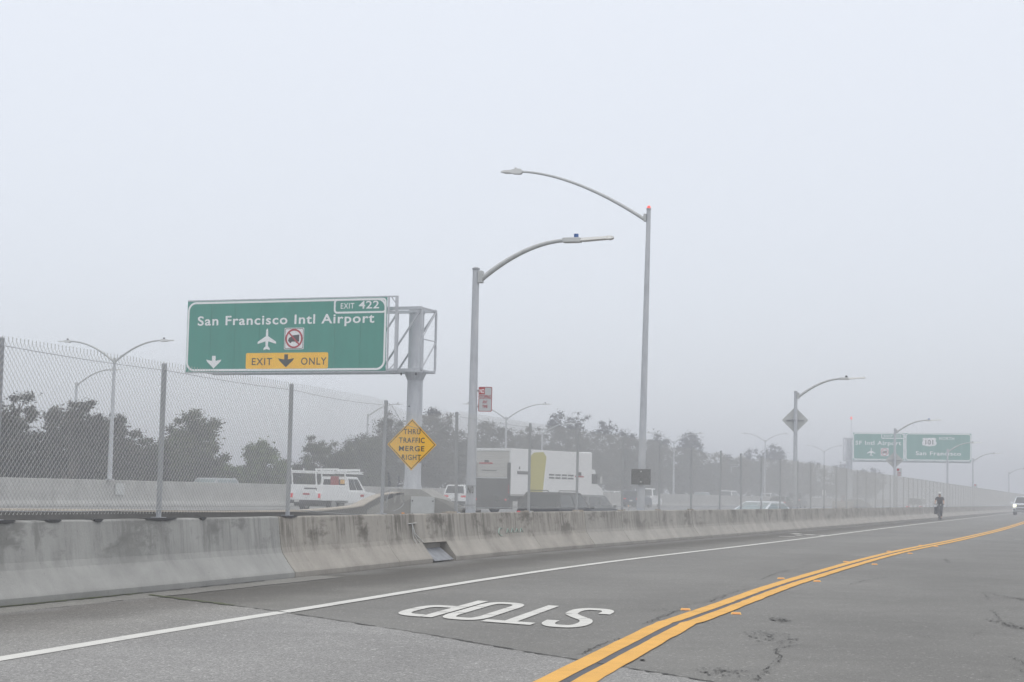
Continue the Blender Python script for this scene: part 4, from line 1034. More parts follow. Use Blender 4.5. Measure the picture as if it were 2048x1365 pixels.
plate(rrect(-.15, -.23, .15, .23, .02), 0, M_signface, e, 'sign_plate'); plate([(-.13, .08), (.0, .08), (.0, .21), (-.13, .21)], -.004, M_red, e, 'red_block'); MB().box((-.17, .02, .1), (.12, .02, .02)).build('bracket', M_galvd, e)
for zz, hh in ((-.02, .09), (-.16, .07)): plate([(-.09, zz-hh/2), (.09, zz-hh/2), (.09, zz), (-.09, zz)], -.004, M_red, e, 'red_text_line')
kk = 3500/p5.y; e = empty('no_stopping_sign', (p5.x+.26, p5.y-.05, 2.75), R(-12), 'barely visible no stopping sign on the fifth lamp in the fog', 'road sign')
plate(rrect(-.15, -.23, .15, .23, .02), 0, M_signface, e, 'sign_plate'); plate([(-.13, .08), (.0, .08), (.0, .21), (-.13, .21)], -.004, M_red, e, 'red_block'); MB().box((-.17, .02, .1), (.12, .02, .02)).build('bracket', M_galvd, e)
Y = 150; e = empty('post_sign', ((1652-1024)/3500*Y, Y, -.45), R(-10), 'small white sign on a short post behind the fence, far right', 'road sign')
MB().tube([(0, 0, 0), (0, 0, 2.4)], .03, 8).build('post', M_galvd, e); MB().box((0, -.04, 2.2), (.3, .01, .45)).build('sign_plate', M_swhite, e)

# ------------------------------------------------------------------ vehicles. local +y is forward, x to the right, z up
wheel_cache = {}
def wheel(r, w):
    k = (r, w)
    if k not in wheel_cache:
        t = MB().tube([(-w/2, 0, 0), (-w/2+.02, 0, 0), (w/2-.02, 0, 0), (w/2, 0, 0)], [r*.9, r, r, r*.9], 20).build('wheel', M_tire, None, True)
        rm = MB().tube([(-w/2-.004, 0, 0), (-w/2-.012, 0, 0)], [r*.62, r*.55], 16)
        rm.tube([(w/2+.004, 0, 0), (w/2+.012, 0, 0)], [r*.62, r*.55], 16); rm = rm.build('rim', M_rim, None)
        wheel_cache[k] = (t.data, rm.data); bpy.data.objects.remove(t); bpy.data.objects.remove(rm)
    return wheel_cache[k]
def add_wheels(e, r, w, ys, half):
    a, b = wheel(r, w)
    for y in ys:
        for sg_ in (-1, 1):
            o = bpy.data.objects.new('wheel', a); COL.objects.link(o); o.parent = e; o.location = (sg_*(half-w/2), y, r)
            q = bpy.data.objects.new('rim', b); COL.objects.link(q); q.parent = o
def lerp(a, b, t): return a+(b-a)*t
def face_panel(q, u0, v0, u1, v1, m, parent, name='window', lift=.012):
    """slab standing proud of the quad q (bl, br, tr, tl)"""
    q = [Vector(p) for p in q]
    def P(u, v): return q[0].lerp(q[1], u).lerp(q[3].lerp(q[2], u), v)
    nrm = (q[1]-q[0]).cross(q[3]-q[0]).normalized()
    c = [P(u0, v0), P(u1, v0), P(u1, v1), P(u0, v1)]
    return MB().quadstrip([[p-nrm*.01 for p in c], [p+nrm*lift for p in c]]).build(name, m, parent)
def car(label, loc, rz, L, Wd, H, belt, prof, gh, paint, cat='car', gclear=.22, r=.33, group=None, glass=None, tail=True, front=False, rack=False, plate_=True, name='car'):
    """prof: side outline (y,z) of lower body rear->front; gh: greenhouse (y_rear_bottom, y_rear_top, y_front_top, y_front_bottom) as fractions of L"""
    glass = glass or M_glass
    e = empty(name, loc, rz, label, cat, group); hw = Wd/2
    lo = [(y*L, z) for y, z in prof]
    rings = [[(x, (y-.5*L)*k+.5*L, gclear+(z-gclear)*kz) for y, z in lo] for x, k, kz in ((-hw, .965, .97), (-hw*.93, .99, 1.0), (-hw*.5, 1.0, 1.01), (hw*.5, 1.0, 1.01), (hw*.93, .99, 1.0), (hw, .965, .97))]
    MB().quadstrip(rings).build('body', paint, e, True)
    yb, yt, ft, fb = [g*L for g in gh]; ti = .17*Wd/1.8; zb, zt = belt-.02, H
    b = [(-hw+.05, yb, zb), (hw-.05, yb, zb), (hw-.05, fb, zb), (-hw+.05, fb, zb)]
    t = [(-hw+ti+.05, yt, zt-.03), (hw-ti-.05, yt, zt-.03), (hw-ti-.05, ft, zt-.03), (-hw+ti+.05, ft, zt-.03)]
    t2 = [(p[0]*.9, lerp(p[1], (yt+ft)/2, .06), zt) for p in t]
    MB().quadstrip([b, t, t2]).build('cabin', paint, e, True)
    face_panel([b[0], b[1], t[1], t[0]], .07, .12, .93, .9, glass, e, 'rear_window')
    face_panel([b[2], b[3], t[3], t[2]], .05, .08, .95, .93, glass, e, 'windscreen')
    for q in ([b[1], b[2], t[2], t[1]], [b[3], b[0], t[0], t[3]]):
        rev = q[0][1] > q[1][1]
        face_panel(q, .06, .14, .48, .88, glass, e, 'side_window'); face_panel(q, .52, .14, .94, .88, glass, e, 'side_window')
    MB().box((0, L*.5, gclear+.02), (Wd*.9, L*.9, .12)).build('underbody', M_under, e)
    for sg_ in (-1, 1):
        z = belt-.16
        MB().box((sg_*hw*.74, L*.012, z), (hw*.40, .08, .13)).build('tail_light', M_taill, e, bevel=.012)
        MB().box((sg_*hw*.76, L*.985, z-.1), (hw*.36, .1, .14)).build('headlight', M_headl if front else M_head, e, bevel=.012)
        MB().box((sg_*(hw+.07), fb-.25 if fb < L*.8 else L*.66, belt+.08), (.16, .09, .12)).build('wing_mirror', paint, e, bevel=.015)
    if plate_: MB().box((0, -.005, belt-.34), (.32, .03, .16)).build('number_plate', M_plate, e)
    MB().box((0, .03, gclear+.14), (Wd*.93, .12, .2)).build('rear_bumper', M_dark if paint not in () else paint, e, bevel=.02)
    add_wheels(e, r, .22, (.18*L, .80*L), hw-.01)
    if rack:
        for sg_ in (-1, 1): MB().tube([(sg_*hw*.68, yt+.15, H-.01), (sg_*hw*.68, yt+.25, H+.06), (sg_*hw*.68, ft-.25, H+.06), (sg_*hw*.68, ft-.1, H-.01)], .02, 6).build('roof_rail', M_dark, e)
    return e
SEDAN = [(0.0, .30), (0.0, .62), (.015, .86), (.05, .92), (.3, .90), (.66, .88), (.80, .82), (.94, .72), (.99, .60), (1.0, .30), (.96, .22), (.04, .22)]
SUVP = [(0.0, .34), (0.0, .70), (.01, .98), (.03, 1.03), (.3, 1.02), (.70, 1.02), (.82, .99), (.95, .90), (.99, .70), (1.0, .38), (.96, .26), (.04, .26)]
def P_(name, c, rough=.3): return mat(name, c, rough)
K_white = P_('paint_white', (.80, .81, .81)); K_dgrey = P_('paint_dark_grey', (.022, .023, .025), .45); K_silver = P_('paint_silver', (.36, .38, .40)); K_blue = P_('paint_blue', (.02, .035, .07)); K_red = P_('paint_red', (.28, .03, .03)); K_pale = P_('paint_pale_silver', (.62, .66, .70)); K_navy = P_('paint_navy', (.04, .045, .07)); K_grey = P_('paint_mid_grey', (.11, .115, .12))
HD = R(-19.5)
GS = (.03, .20, .55, .74); GU = (.0, .05, .58, .74)
G_fw = 'vehicles driving on the freeway'
car('dark grey sport utility car with roof rails, in front of the white box truck', (1.15, 70, -.45), R(-24), 4.7, 1.9, 1.70, 1.02, SUVP, (.01, .10, .60, .78), K_dgrey, 'car', .26, .36, G_fw, rack=True)
car('mid grey wagon driving ahead of the dark grey car with roof rails', (2.9, 83, -.45), R(-24), 4.7, 1.85, 1.62, 1.0, SUVP, (.01, .12, .60, .78), K_grey, 'car', .26, .36, G_fw)
car('white car with lit tail lights between the sign column and nearest lamp', (-3.95, 128, 0), HD, 4.5, 1.82, 1.68, 1.0, SUVP, GU, K_white, 'car', .26, .35, G_fw)
car('dark blue car with a red light bar left of the tall lamp pole', (11.9, 171, 0), HD, 4.6, 1.85, 1.64, 1.0, SUVP, GU, K_blue, 'car', .26, .35, G_fw)
car('white pickup truck with an open bed just right of the tall lamp pole', (13.75, 184, 0), HD, 5.6, 1.95, 1.95, 1.1, SUVP, (.34, .40, .58, .70), K_white, 'pickup', .3, .38, G_fw)
car('pale silver sedan seen low over the barrier top, driving left', ((1523-1024)/3500*78+1.2, 79.7, -.45), R(145), 4.2, 1.75, 1.50, .98, SEDAN, (.06, .24, .52, .80), K_pale, 'car', .22, .31, G_fw, glass=M_glassl)
car('dark navy pickup truck in the fog beside the second lamp', (36.5, 226, 0), HD, 5.4, 1.98, 1.95, 1.15, SUVP, (.30, .36, .60, .72), K_navy, 'pickup', .3, .4, G_fw)
car('small dark sedan with one bright red tail light left of the navy pickup', (27.2, 178, -.0), HD, 4.4, 1.8, 1.42, .92, SEDAN, GS, K_grey, 'car', .22, .33, G_fw)
car('fog-faded red car near the far gore block', (50.4, 262, 0), HD, 4.5, 1.82, 1.7, 1.0, SUVP, GU, K_red, 'car', .26, .35, G_fw)
car('fog-faded white van behind the fence left of the cyclist', (46.2, 200, -.45), HD, 5.0, 2.0, 2.05, 1.15, SUVP, (.0, .03, .66, .80), K_white, 'van', .3, .36, G_fw)
G_op = 'vehicles whose roofs show above the median wall'
car('silver car roof showing above the median wall, left of the utility truck', (-18.9, 108, 0), HD, 4.9, 1.85, 1.72, 1.05, SUVP, (.02, .12, .62, .80), K_silver, 'car', .26, .35, G_op, glass=M_glassl)
car('grey car roof above the median wall, left of the white van roof', ((1404-1024)/3500*229, 229, 0), HD, 4.6, 1.8, 1.78, 1.05, SUVP, GU, K_silver, 'car', .26, .35, G_op, glass=M_glassl)
car('white van roof showing above the median wall beside a leaning fence post', ((1456-1024)/3500*244, 244, 0), HD, 5.2, 2.0, 2.1, 1.25, SUVP, (.0, .04, .66, .82), K_white, 'van', .3, .36, G_op)
car('short white roof above the median wall over the silver sedan', ((1532-1024)/3500*268, 268, 0), HD, 4.8, 1.9, 1.95, 1.1, SUVP, (.30, .36, .60, .72), K_white, 'van', .3, .36, G_op)
car('white roof sliver above the median wall right of the box truck', ((1222-1024)/3500*198, 198, 0), HD, 4.6, 1.8, 1.62, 1.0, SUVP, GU, K_white, 'car', .26, .35, G_op)

# oncoming sport utility vehicle at the right edge
sx_, sy_ = 51.6, 177.0
sv = empty('suv', (sx_+.2, sy_-.1, 0), R(180-18), 'silver white sport utility vehicle with lit headlights oncoming at the right edge', 'car')
# simple bespoke front: body, cabin, grille, bumper, lights
def put_suv(e, paint):
    L, hw = 5.0, 1.0
    prof = [(0, .45), (0, .95), (.02, 1.15), (.7, 1.17), (.86, 1.13), (.97, 1.05), (1.0, .9), (1.0, .5), (.97, .36), (.03, .36)]
    lo = [((y-1)*L, z) for y, z in prof]
    MB().quadstrip([[(x, y*k, z) for y, z in lo] for x, k in ((-hw, .97), (-hw*.9, 1), (hw*.9, 1), (hw, .97))]).build('body', paint, e, True)
    b = [(-.95, -4.9, 1.14), (.95, -4.9, 1.14), (.95, -1.35, 1.14), (-.95, -1.35, 1.14)]; t = [(-.74, -4.6, 1.84), (.74, -4.6, 1.84), (.74, -2.1, 1.84), (-.74, -2.1, 1.84)]
    MB().quadstrip([b, t, [(p[0]*.9, p[1]*.98, 1.88) for p in t]]).build('cabin', paint, e, True)
    face_panel([b[2], b[3], t[3], t[2]], .05, .06, .95, .94, M_glass, e, 'windscreen')
    for q in ([b[1], b[2], t[2], t[1]], [b[3], b[0], t[0], t[3]]): face_panel(q, .06, .14, .94, .88, M_glass, e, 'side_window')
    MB().box((0, .01, .93), (1.25, .05, .26)).build('grille', K_grey, e)
    for z in (.88, .97): MB().box((0, .045, z), (1.22, .02, .03)).build('grille_bar', M_chrome, e)
    for s_ in (-1, 1):
        hl = MB().box((s_*.80, .0, 1.0), (.34, .08, .07)).build('headlight', M_headl, e)
        MB().box((s_*.82, .0, .84), (.30, .08, .06)).build('headlight', M_headl, e); MB().box((s_*.93, .0, .92), (.05, .08, .1)).build('headlight', M_headl, e)
        MB().box((s_*1.14, -1.6, 1.25), (.26, .12, .2)).build('wing_mirror', paint, e, bevel=.02)
        MB().box((s_*.85, -.02, .55), (.2, .08, .2)).build('fog_lamp_recess', M_dark, e)
    MB().box((0, .02, .62), (1.4, .04, .16)).build('air_intake', M_dark, e); MB().box((0, .03, .45), (1.7, .06, .12)).build('skid_plate', M_chrome, e)
    MB().box((0, -2.5, .36), (1.7, 4.4, .12)).build('underbody', M_under, e)
    add_wheels(e, .40, .26, (-.95, -4.0), .99)
K_sw = P_('paint_silver_white', (.80, .84, .88)); put_suv(sv, K_sw)

# white utility truck with ladder rack
ut = empty('utility_truck', (-10.65, 92, 0), R(-26), 'white utility truck with a ladder rack and tool boxes, seen from behind', 'truck', G_fw)
def boxes(lst, name, m, parent, bevel=0.0):
    for c, s in lst: MB().box(c, s).build(name, m, parent, bevel=bevel)
MB().box((0, 1.35, .78), (1.98, 2.65, .42)).build('service_body', K_white, ut, bevel=.03)
for s_ in (-1, 1): MB().box((s_*.80, 1.38, 1.18), (.38, 2.55, .44)).build('tool_box', K_white, ut, bevel=.03); 
MB().box((0, .04, 1.05), (1.2, .05, .20)).build('tailgate', K_white, ut, bevel=.01)
MB().box((0, -.04, .50), (1.95, .14, .18)).build('rear_bumper', M_dark, ut, bevel=.02)
MB().box((0, .6, .42), (1.5, 1.0, .3)).build('underbody', M_under, ut)
MB().quadstrip([[(x, y, z) for y, z in ((2.72, .45), (2.72, 1.08), (4.5, 1.08), (5.6, 1.0), (5.75, .85), (5.78, .45))] for x in (-.97, .97)]).build('cab_body', K_white, ut, bevel=.04)
b = [(-.93, 2.75, 1.06), (.93, 2.75, 1.06), (.93, 4.6, 1.06), (-.93, 4.6, 1.06)]; t = [(-.78, 2.85, 1.82), (.78, 2.85, 1.82), (.78, 3.95, 1.82), (-.78, 3.95, 1.82)]
MB().quadstrip([b, t, [(p[0]*.92, p[1], 1.86) for p in t]]).build('cab_roof', K_white, ut, True)
face_panel([b[0], b[1], t[1], t[0]], .1, .2, .9, .85, M_glass, ut, 'rear_window'); face_panel([b[1], b[2], t[2], t[1]], .10, .12, .50, .88, M_glass, ut, 'side_window'); face_panel([b[1], b[2], t[2], t[1]], .54, .12, .88, .88, M_glass, ut, 'side_window'); face_panel([b[2], b[3], t[3], t[2]], .06, .08, .94, .92, M_glass, ut, 'windscreen'); face_panel([b[3], b[0], t[0], t[3]], .1, .12, .9, .88, M_glass, ut, 'side_window')
rk = empty('ladder_rack'); rk.parent = ut
for x in (-.92, .92):
    for z in (2.02, 2.12): MB().bar((x, -.05, z), (x, 4.3, z), .045).build('rack_rail', K_white, rk)
    for y in (.05, 2.4): MB().bar((x, y+.12, 1.38), (x, y, 2.1), .06).build('rack_post', K_white, rk)
    for y in (0, 1.2, 2.5, 3.9): MB().bar((x, y, 2.1), (x, y, 2.26), .05).build('rack_stop', K_white, rk)
for y in (0, 1.4, 2.6, 4.2): MB().bar((-.9, y, 2.07), (.9, y, 2.07), .05).build('rack_crossbar', K_white, rk)
for y in (2.0, 4.2): MB().bar((-.7, y, 2.22), (.7, y+.1, 2.24), .06, .1).build('rack_roller', K_white, rk)
MB().box((.35, 2.3, 1.62), (.38, .3, .5)).build('red_reel', K_red, ut, bevel=.05)
MB().box((.05, .9, 1.16), (.8, 1.0, .14)).build('tool_load', M_dark, ut, bevel=.03)
MB().box((.72, 2.5, 1.58), (.2, .15, .22)).build('yellow_tool', M_trim, ut, bevel=.02)
for s_ in (-1, 1): MB().box((s_*.85, -.0, .82), (.12, .04, .22)).build('tail_light', M_taill, ut)
MB().box((-.45, -.12, .55), (.3, .01, .14)).build('number_plate', M_plate, ut)
for k, (w_, z_) in enumerate(((.42, .90),)): MB().box((0.05, .005, z_), (w_, .01, .09)).build('red_tailgate_mark', M_red, ut)
MB().box((.985, 4.15, .86), (.012, .35, .12)).build('red_door_mark', M_red, ut)
add_wheels(ut, .38, .26, (1.25, 4.75), .97)

# box truck
bt = empty('box_truck', (-.95, 101, 0), R(-31), 'big white box truck with a yellow stripe on its side and dark rear lift', 'truck', G_fw)
K_box = P_('box_white', (.82, .82, .82), .5); M_ystr = mat('stripe_yellow', (.50, .44, .08), .6)
BL = 9.7; CK = .58
MB().box((0, BL/2, 2.42), (2.5, BL, 2.62)).build('cargo_box', K_box, bt, bevel=.02)
for x in (-1.2, 1.2): MB().box((x, -.03, 2.35), (.10, .06, 2.5)).build('rear_frame', K_white, bt)
MB().box((0, -.03, 3.66), (2.5, .07, .14)).build('rear_frame', K_white, bt)
for k in range(6): MB().box((0, -.012, 3.44-.25*k), (2.2, .03, .235)).build('door_slat', mat('door_cream', (.50, .49, .46), .5), bt)
MB().box((0, -.10, 1.42), (2.35, .10, 1.15)).build('lift_gate', mat('lift_gate_dark', (.05, .05, .05), .6), bt)
for x in (-1.16, 1.16): MB().box((x, -.12, 1.95), (.16, .12, 1.9)).build('lift_rail', M_dark, bt)
MB().box((0, .1, .62), (2.45, .3, .75)).build('rear_bumper', M_dark, bt); MB().box((0, 4, .85), (.9, 8.5, .3)).build('chassis', M_dark, bt)
for x in (-1.0, 1.0): MB().box((x, -.17, .78), (.1, .04, .1)).build('tail_light', M_taill, bt)
for z in (1.2, 1.38, 1.56): MB().box((1.20, -.19, z), (.05, .02, .06)).build('tail_light', M_taill, bt)
MB().box((-.45, -.04, 2.86), (.9, .01, .09)).build('red_logo_strip', M_red, bt); MB().box((-.4, -.04, 2.97), (.3, .01, .13)).build('dark_logo_strip', M_dark, bt); MB().box((-.2, -.04, 2.45), (1.0, .01, .05)).build('grey_text_strip', M_goredark, bt)
yz = [(2.1, 1.14), (3.6, 1.14), (3.8, 2.3), (4.0, 3.35), (3.6, 3.62), (2.5, 3.55), (2.1, 3.3)]
mb = MB(); n_ = len(yz); mb.v = [(1.252, a, c) for a, c in yz]+[(1.258, a, c) for a, c in yz]; mb.f = [tuple(range(n_, 2*n_))]+[(i, (i+1) % n_, n_+(i+1) % n_, n_+i) for i in range(n_)]; mb.build('yellow_stripe', M_ystr, bt)
def side_text(t_, y0, z0, cap, w, m, x=1.258):
    me = text_mesh(t_, cap, w, .02); me.transform(Matrix.Translation((x, y0, z0)) @ Matrix.Rotation(math.pi/2, 4, 'Z') @ Matrix.Rotation(math.pi/2, 4, 'X')); me.materials.append(m)
    o = bpy.data.objects.new('side_lettering', me); COL.objects.link(o); o.parent = bt
M_txt = mat('lettering_dark_grey', (.07, .07, .075), .6)
for y0, w_ in ((4.35, .62), (5.12, .62), (5.9, .62), (6.65, .7)):
    for zz in (2.12, 2.30): MB().box((1.256, y0+w_/2, zz), (.008, w_, .10)).build('grey_text_strip', M_txt, bt)
MB().box((1.256, 1.25, 2.35), (.008, 1.2, .18)).build('grey_text_strip', M_txt, bt); MB().box((1.256, .9, 2.62), (.008, .12, .16)).build('grey_text_strip', M_txt, bt)
MB().box((1.256, 8.1, 2.26), (.008, 1.1, .09)).build('red_logo_strip', M_red, bt); MB().box((1.256, 8.1, 2.42), (.008, .45, .2)).build('dark_logo_strip', M_dark, bt)
# cab with hood
MB().quadstrip([[(x, y, z) for y, z in ((BL+.25*CK, .75), (BL+.25*CK, 2.55), (BL+.6*CK, 2.75), (BL+1.3*CK, 2.7), (BL+1.75*CK, 1.85), (BL+3.0*CK, 1.55), (BL+3.15*CK, 1.3), (BL+3.15*CK, .75))] for x in (-1.1, 1.1)]).build('cab', K_white, bt, bevel=.06)
MB().box((1.105, BL+1.0*CK, 2.15), (.02, .8, .6)).build('side_window', M_glass, bt)
MB().box((0, BL+1.54*CK, 2.28), (1.9, .02, .7), 0, R(28)).build('windscreen', M_glass, bt)
MB().box((0, BL+.1*CK, 3.35), (2.1, .7, .9)).build('wind_fairing', K_white, bt, bevel=.12)
for x in (-1.45, 1.45): MB().box((x, BL+1.5*CK, 2.1), (.12, .08, .45)).build('wing_mirror', M_head, bt); MB().bar((x*.75, BL+1.4*CK, 2.2), (x, BL+1.5*CK, 2.2), .04).build('mirror_arm', M_dark, bt)
for x in (-1.0, 1.0): MB().box((x, BL+1.0*CK, .95), (.3, .9, .4)).build('fuel_tank', M_chrome, bt, bevel=.06)
add_wheels(bt, .5, .3, (1.9, BL+2.3*CK), 1.15)

# ------------------------------------------------------------------ cyclist
cx_, cy_ = ground_pt(1879.5, 1041)
hd = math.atan2(*TOE.at(TOE.s_of_y(cy_))[1].yx)            # road heading
FWD = R(180)-(math.pi/2-hd)
bk = empty('bicycle', (cx_, cy_, 0), FWD, 'dark bicycle with a big black side bag, ridden on the shoulder', 'bicycle')
def wheel_bike(y):
    w = MB()
    pts = [(0, y+.335*math.cos(6.2832*k/24), .35+.335*math.sin(6.2832*k/24)) for k in range(25)]
    o = w.tube(pts, .02, 6, False).build('wheel', M_tire, bk)
    sp = MB()
    for k in range(10): a = 6.2832*k/10; sp.bar((0, y, .35), (0, y+.32*math.cos(a), .35+.32*math.sin(a)), .004)
    sp.tube([(-.05, y, .35), (.05, y, .35)], .02, 6); q = sp.build('spokes', M_rim, o)
wheel_bike(.52); wheel_bike(-.53)
fm = MB()
for a, b in (((0, -.08, .30), (0, .36, .80)), ((0, -.08, .30), (0, -.22, .92)), ((0, -.2, .78), (0, .34, .88)), ((0, -.08, .30), (0, -.53, .35)), ((0, -.2, .76), (0, -.53, .35)), ((0, .34, .98), (0, .40, .72))): fm.tube([a, b], .018, 6)
for x in (-.05, .05): fm.tube([(x, .40, .72), (x, .52, .35)], .014, 6)
fm.build('frame', M_dark, bk)
MB().tube([(-.30, .28, 1.02), (-.12, .36, 1.04), (0, .36, 1.02), (.12, .36, 1.04), (.30, .28, 1.02)], .015, 6).build('handlebar', M_dark, bk)
MB().box((0, -.25, .95), (.15, .26, .06)).build('saddle', M_dark, bk, bevel=.02)
for s_ in (-1, 1): MB().box((s_*.10, .40, .98), (.05, .05, .06)).build('front_lamp', M_head, bk, bevel=.01)
MB().quadstrip([[(.20+dx, y, z) for dx, y in ((-.08, -.1), (.13, -.1), (.13, .28), (-.08, .28))] for z, dx in ((.38, 0), (.86, 0))]).build('side_bag', mat('bag_black', (.03, .031, .034), .7), bk, bevel=.04)
pe = empty('person', (cx_, cy_, 0), FWD, 'cyclist in a black t-shirt and pale helmet riding towards us along the barrier', 'person')
def skin(name, verts, edges, rad, m, parent, root=0, lv=1):
    me = bpy.data.meshes.new(name); me.from_pydata(verts, edges, []); o = bpy.data.objects.new(name, me); COL.objects.link(o)
    md = o.modifiers.new('skin', 'SKIN'); 
    for i, r in enumerate(rad): me.skin_vertices[0].data[i].radius = (r if isinstance(r, tuple) else (r, r))
    me.skin_vertices[0].data[root].use_root = True
    sb = o.modifiers.new('sub', 'SUBSURF'); sb.levels = lv; sb.render_levels = lv
    dg = bpy.context.evaluated_depsgraph_get(); dg.update(); m2 = bpy.data.meshes.new_from_object(o.evaluated_get(dg)); bpy.data.objects.remove(o)
    m2.materials.clear(); m2.materials.append(m)
    for p in m2.polygons: p.use_smooth = True
    o = bpy.data.objects.new(name, m2); COL.objects.link(o); o.parent = parent; return o
M_skin = mat('skin', (.42, .25, .18), .6); M_shirt = mat('shirt_black', (.025, .025, .028), .8); M_short = mat('trousers_dark', (.05, .052, .055), .8); M_helm = mat('helmet_pale', (.55, .55, .54), .4)
bv = [(0, -.22, 1.00), (0, -.12, 1.20), (0, .0, 1.40), (0, .04, 1.50), (0, .08, 1.60), (0, .10, 1.70),   # pelvis..head
      (.17, .0, 1.42), (.27, .12, 1.20), (.27, .26, 1.06), (.27, .31, 1.03), (-.17, .0, 1.42), (-.27, .12, 1.20), (-.27, .26, 1.06), (-.27, .31, 1.03),
      (.10, -.20, .97), (.11, .14, .80), (.09, .02, .40), (.09, .12, .36), (-.10, -.20, .97), (-.12, .10, .56), (-.10, -.10, .20), (-.10, .03, .13)]
be = [(0, 1), (1, 2), (2, 3), (3, 4), (4, 5), (2, 6), (6, 7), (7, 8), (8, 9), (2, 10), (10, 11), (11, 12), (12, 13), (0, 14), (14, 15), (15, 16), (16, 17), (0, 18), (18, 19), (19, 20), (20, 21)]
br = [.13, .13, .14, .055, .085, .08, .06, .045, .032, .035, .06, .045, .032, .035, .085, .06, .042, .04, .085, .06, .042, .04]
skin('body', bv, be, br, M_skin, pe, lv=2)
sv_ = [(0, -.20, 1.04), (0, -.12, 1.20), (0, .0, 1.40), (0, .03, 1.49), (.19, .0, 1.42), (.26, .08, 1.27), (-.19, .0, 1.42), (-.26, .08, 1.27)]
skin('t_shirt', sv_, [(0, 1), (1, 2), (2, 3), (2, 4), (4, 5), (2, 6), (6, 7)], [(.20, .16), (.19, .155), (.20, .16), .08, .085, .07, .085, .07], M_shirt, pe, lv=2)
skin('trousers', [(0, -.22, 1.0), (.10, -.20, .96), (.11, .14, .79), (.09, .04, .48), (-.10, -.20, .96), (-.12, .10, .56), (-.10, -.06, .26)], [(0, 1), (1, 2), (2, 3), (0, 4), (4, 5), (5, 6)], [.16, .11, .08, .06, .11, .08, .06], M_short, pe, lv=2)
for x, y, z in ((.09, .10, .335), (-.10, .0, .11)): MB().box((x, y, z), (.09, .26, .08)).build('shoe', M_dark, pe, bevel=.02)
hb = bmesh.new(); bmesh.ops.create_uvsphere(hb, u_segments=16, v_segments=10, radius=1); bmesh.ops.delete(hb, geom=[v for v in hb.verts if v.co.z < -.05], context='VERTS')
for v in hb.verts: v.co = (v.co.x*.115, v.co.y*.14+.10, v.co.z*.10+1.715)
hm = bpy.data.meshes.new('helmet'); hb.to_mesh(hm); hb.free(); hm.materials.append(M_helm); ho = bpy.data.objects.new('helmet', hm); COL.objects.link(ho); ho.parent = pe
so = ho.modifiers.new('s', 'SOLIDIFY'); so.thickness = .02
MB().box((0, .185, 1.665), (.13, .03, .035)).build('sunglasses', M_dark, pe, bevel=.01)
for s_ in (-1, 1): MB().box((s_*.27, .32, 1.035), (.06, .09, .05)).build('glove', M_dark, pe, bevel=.02)

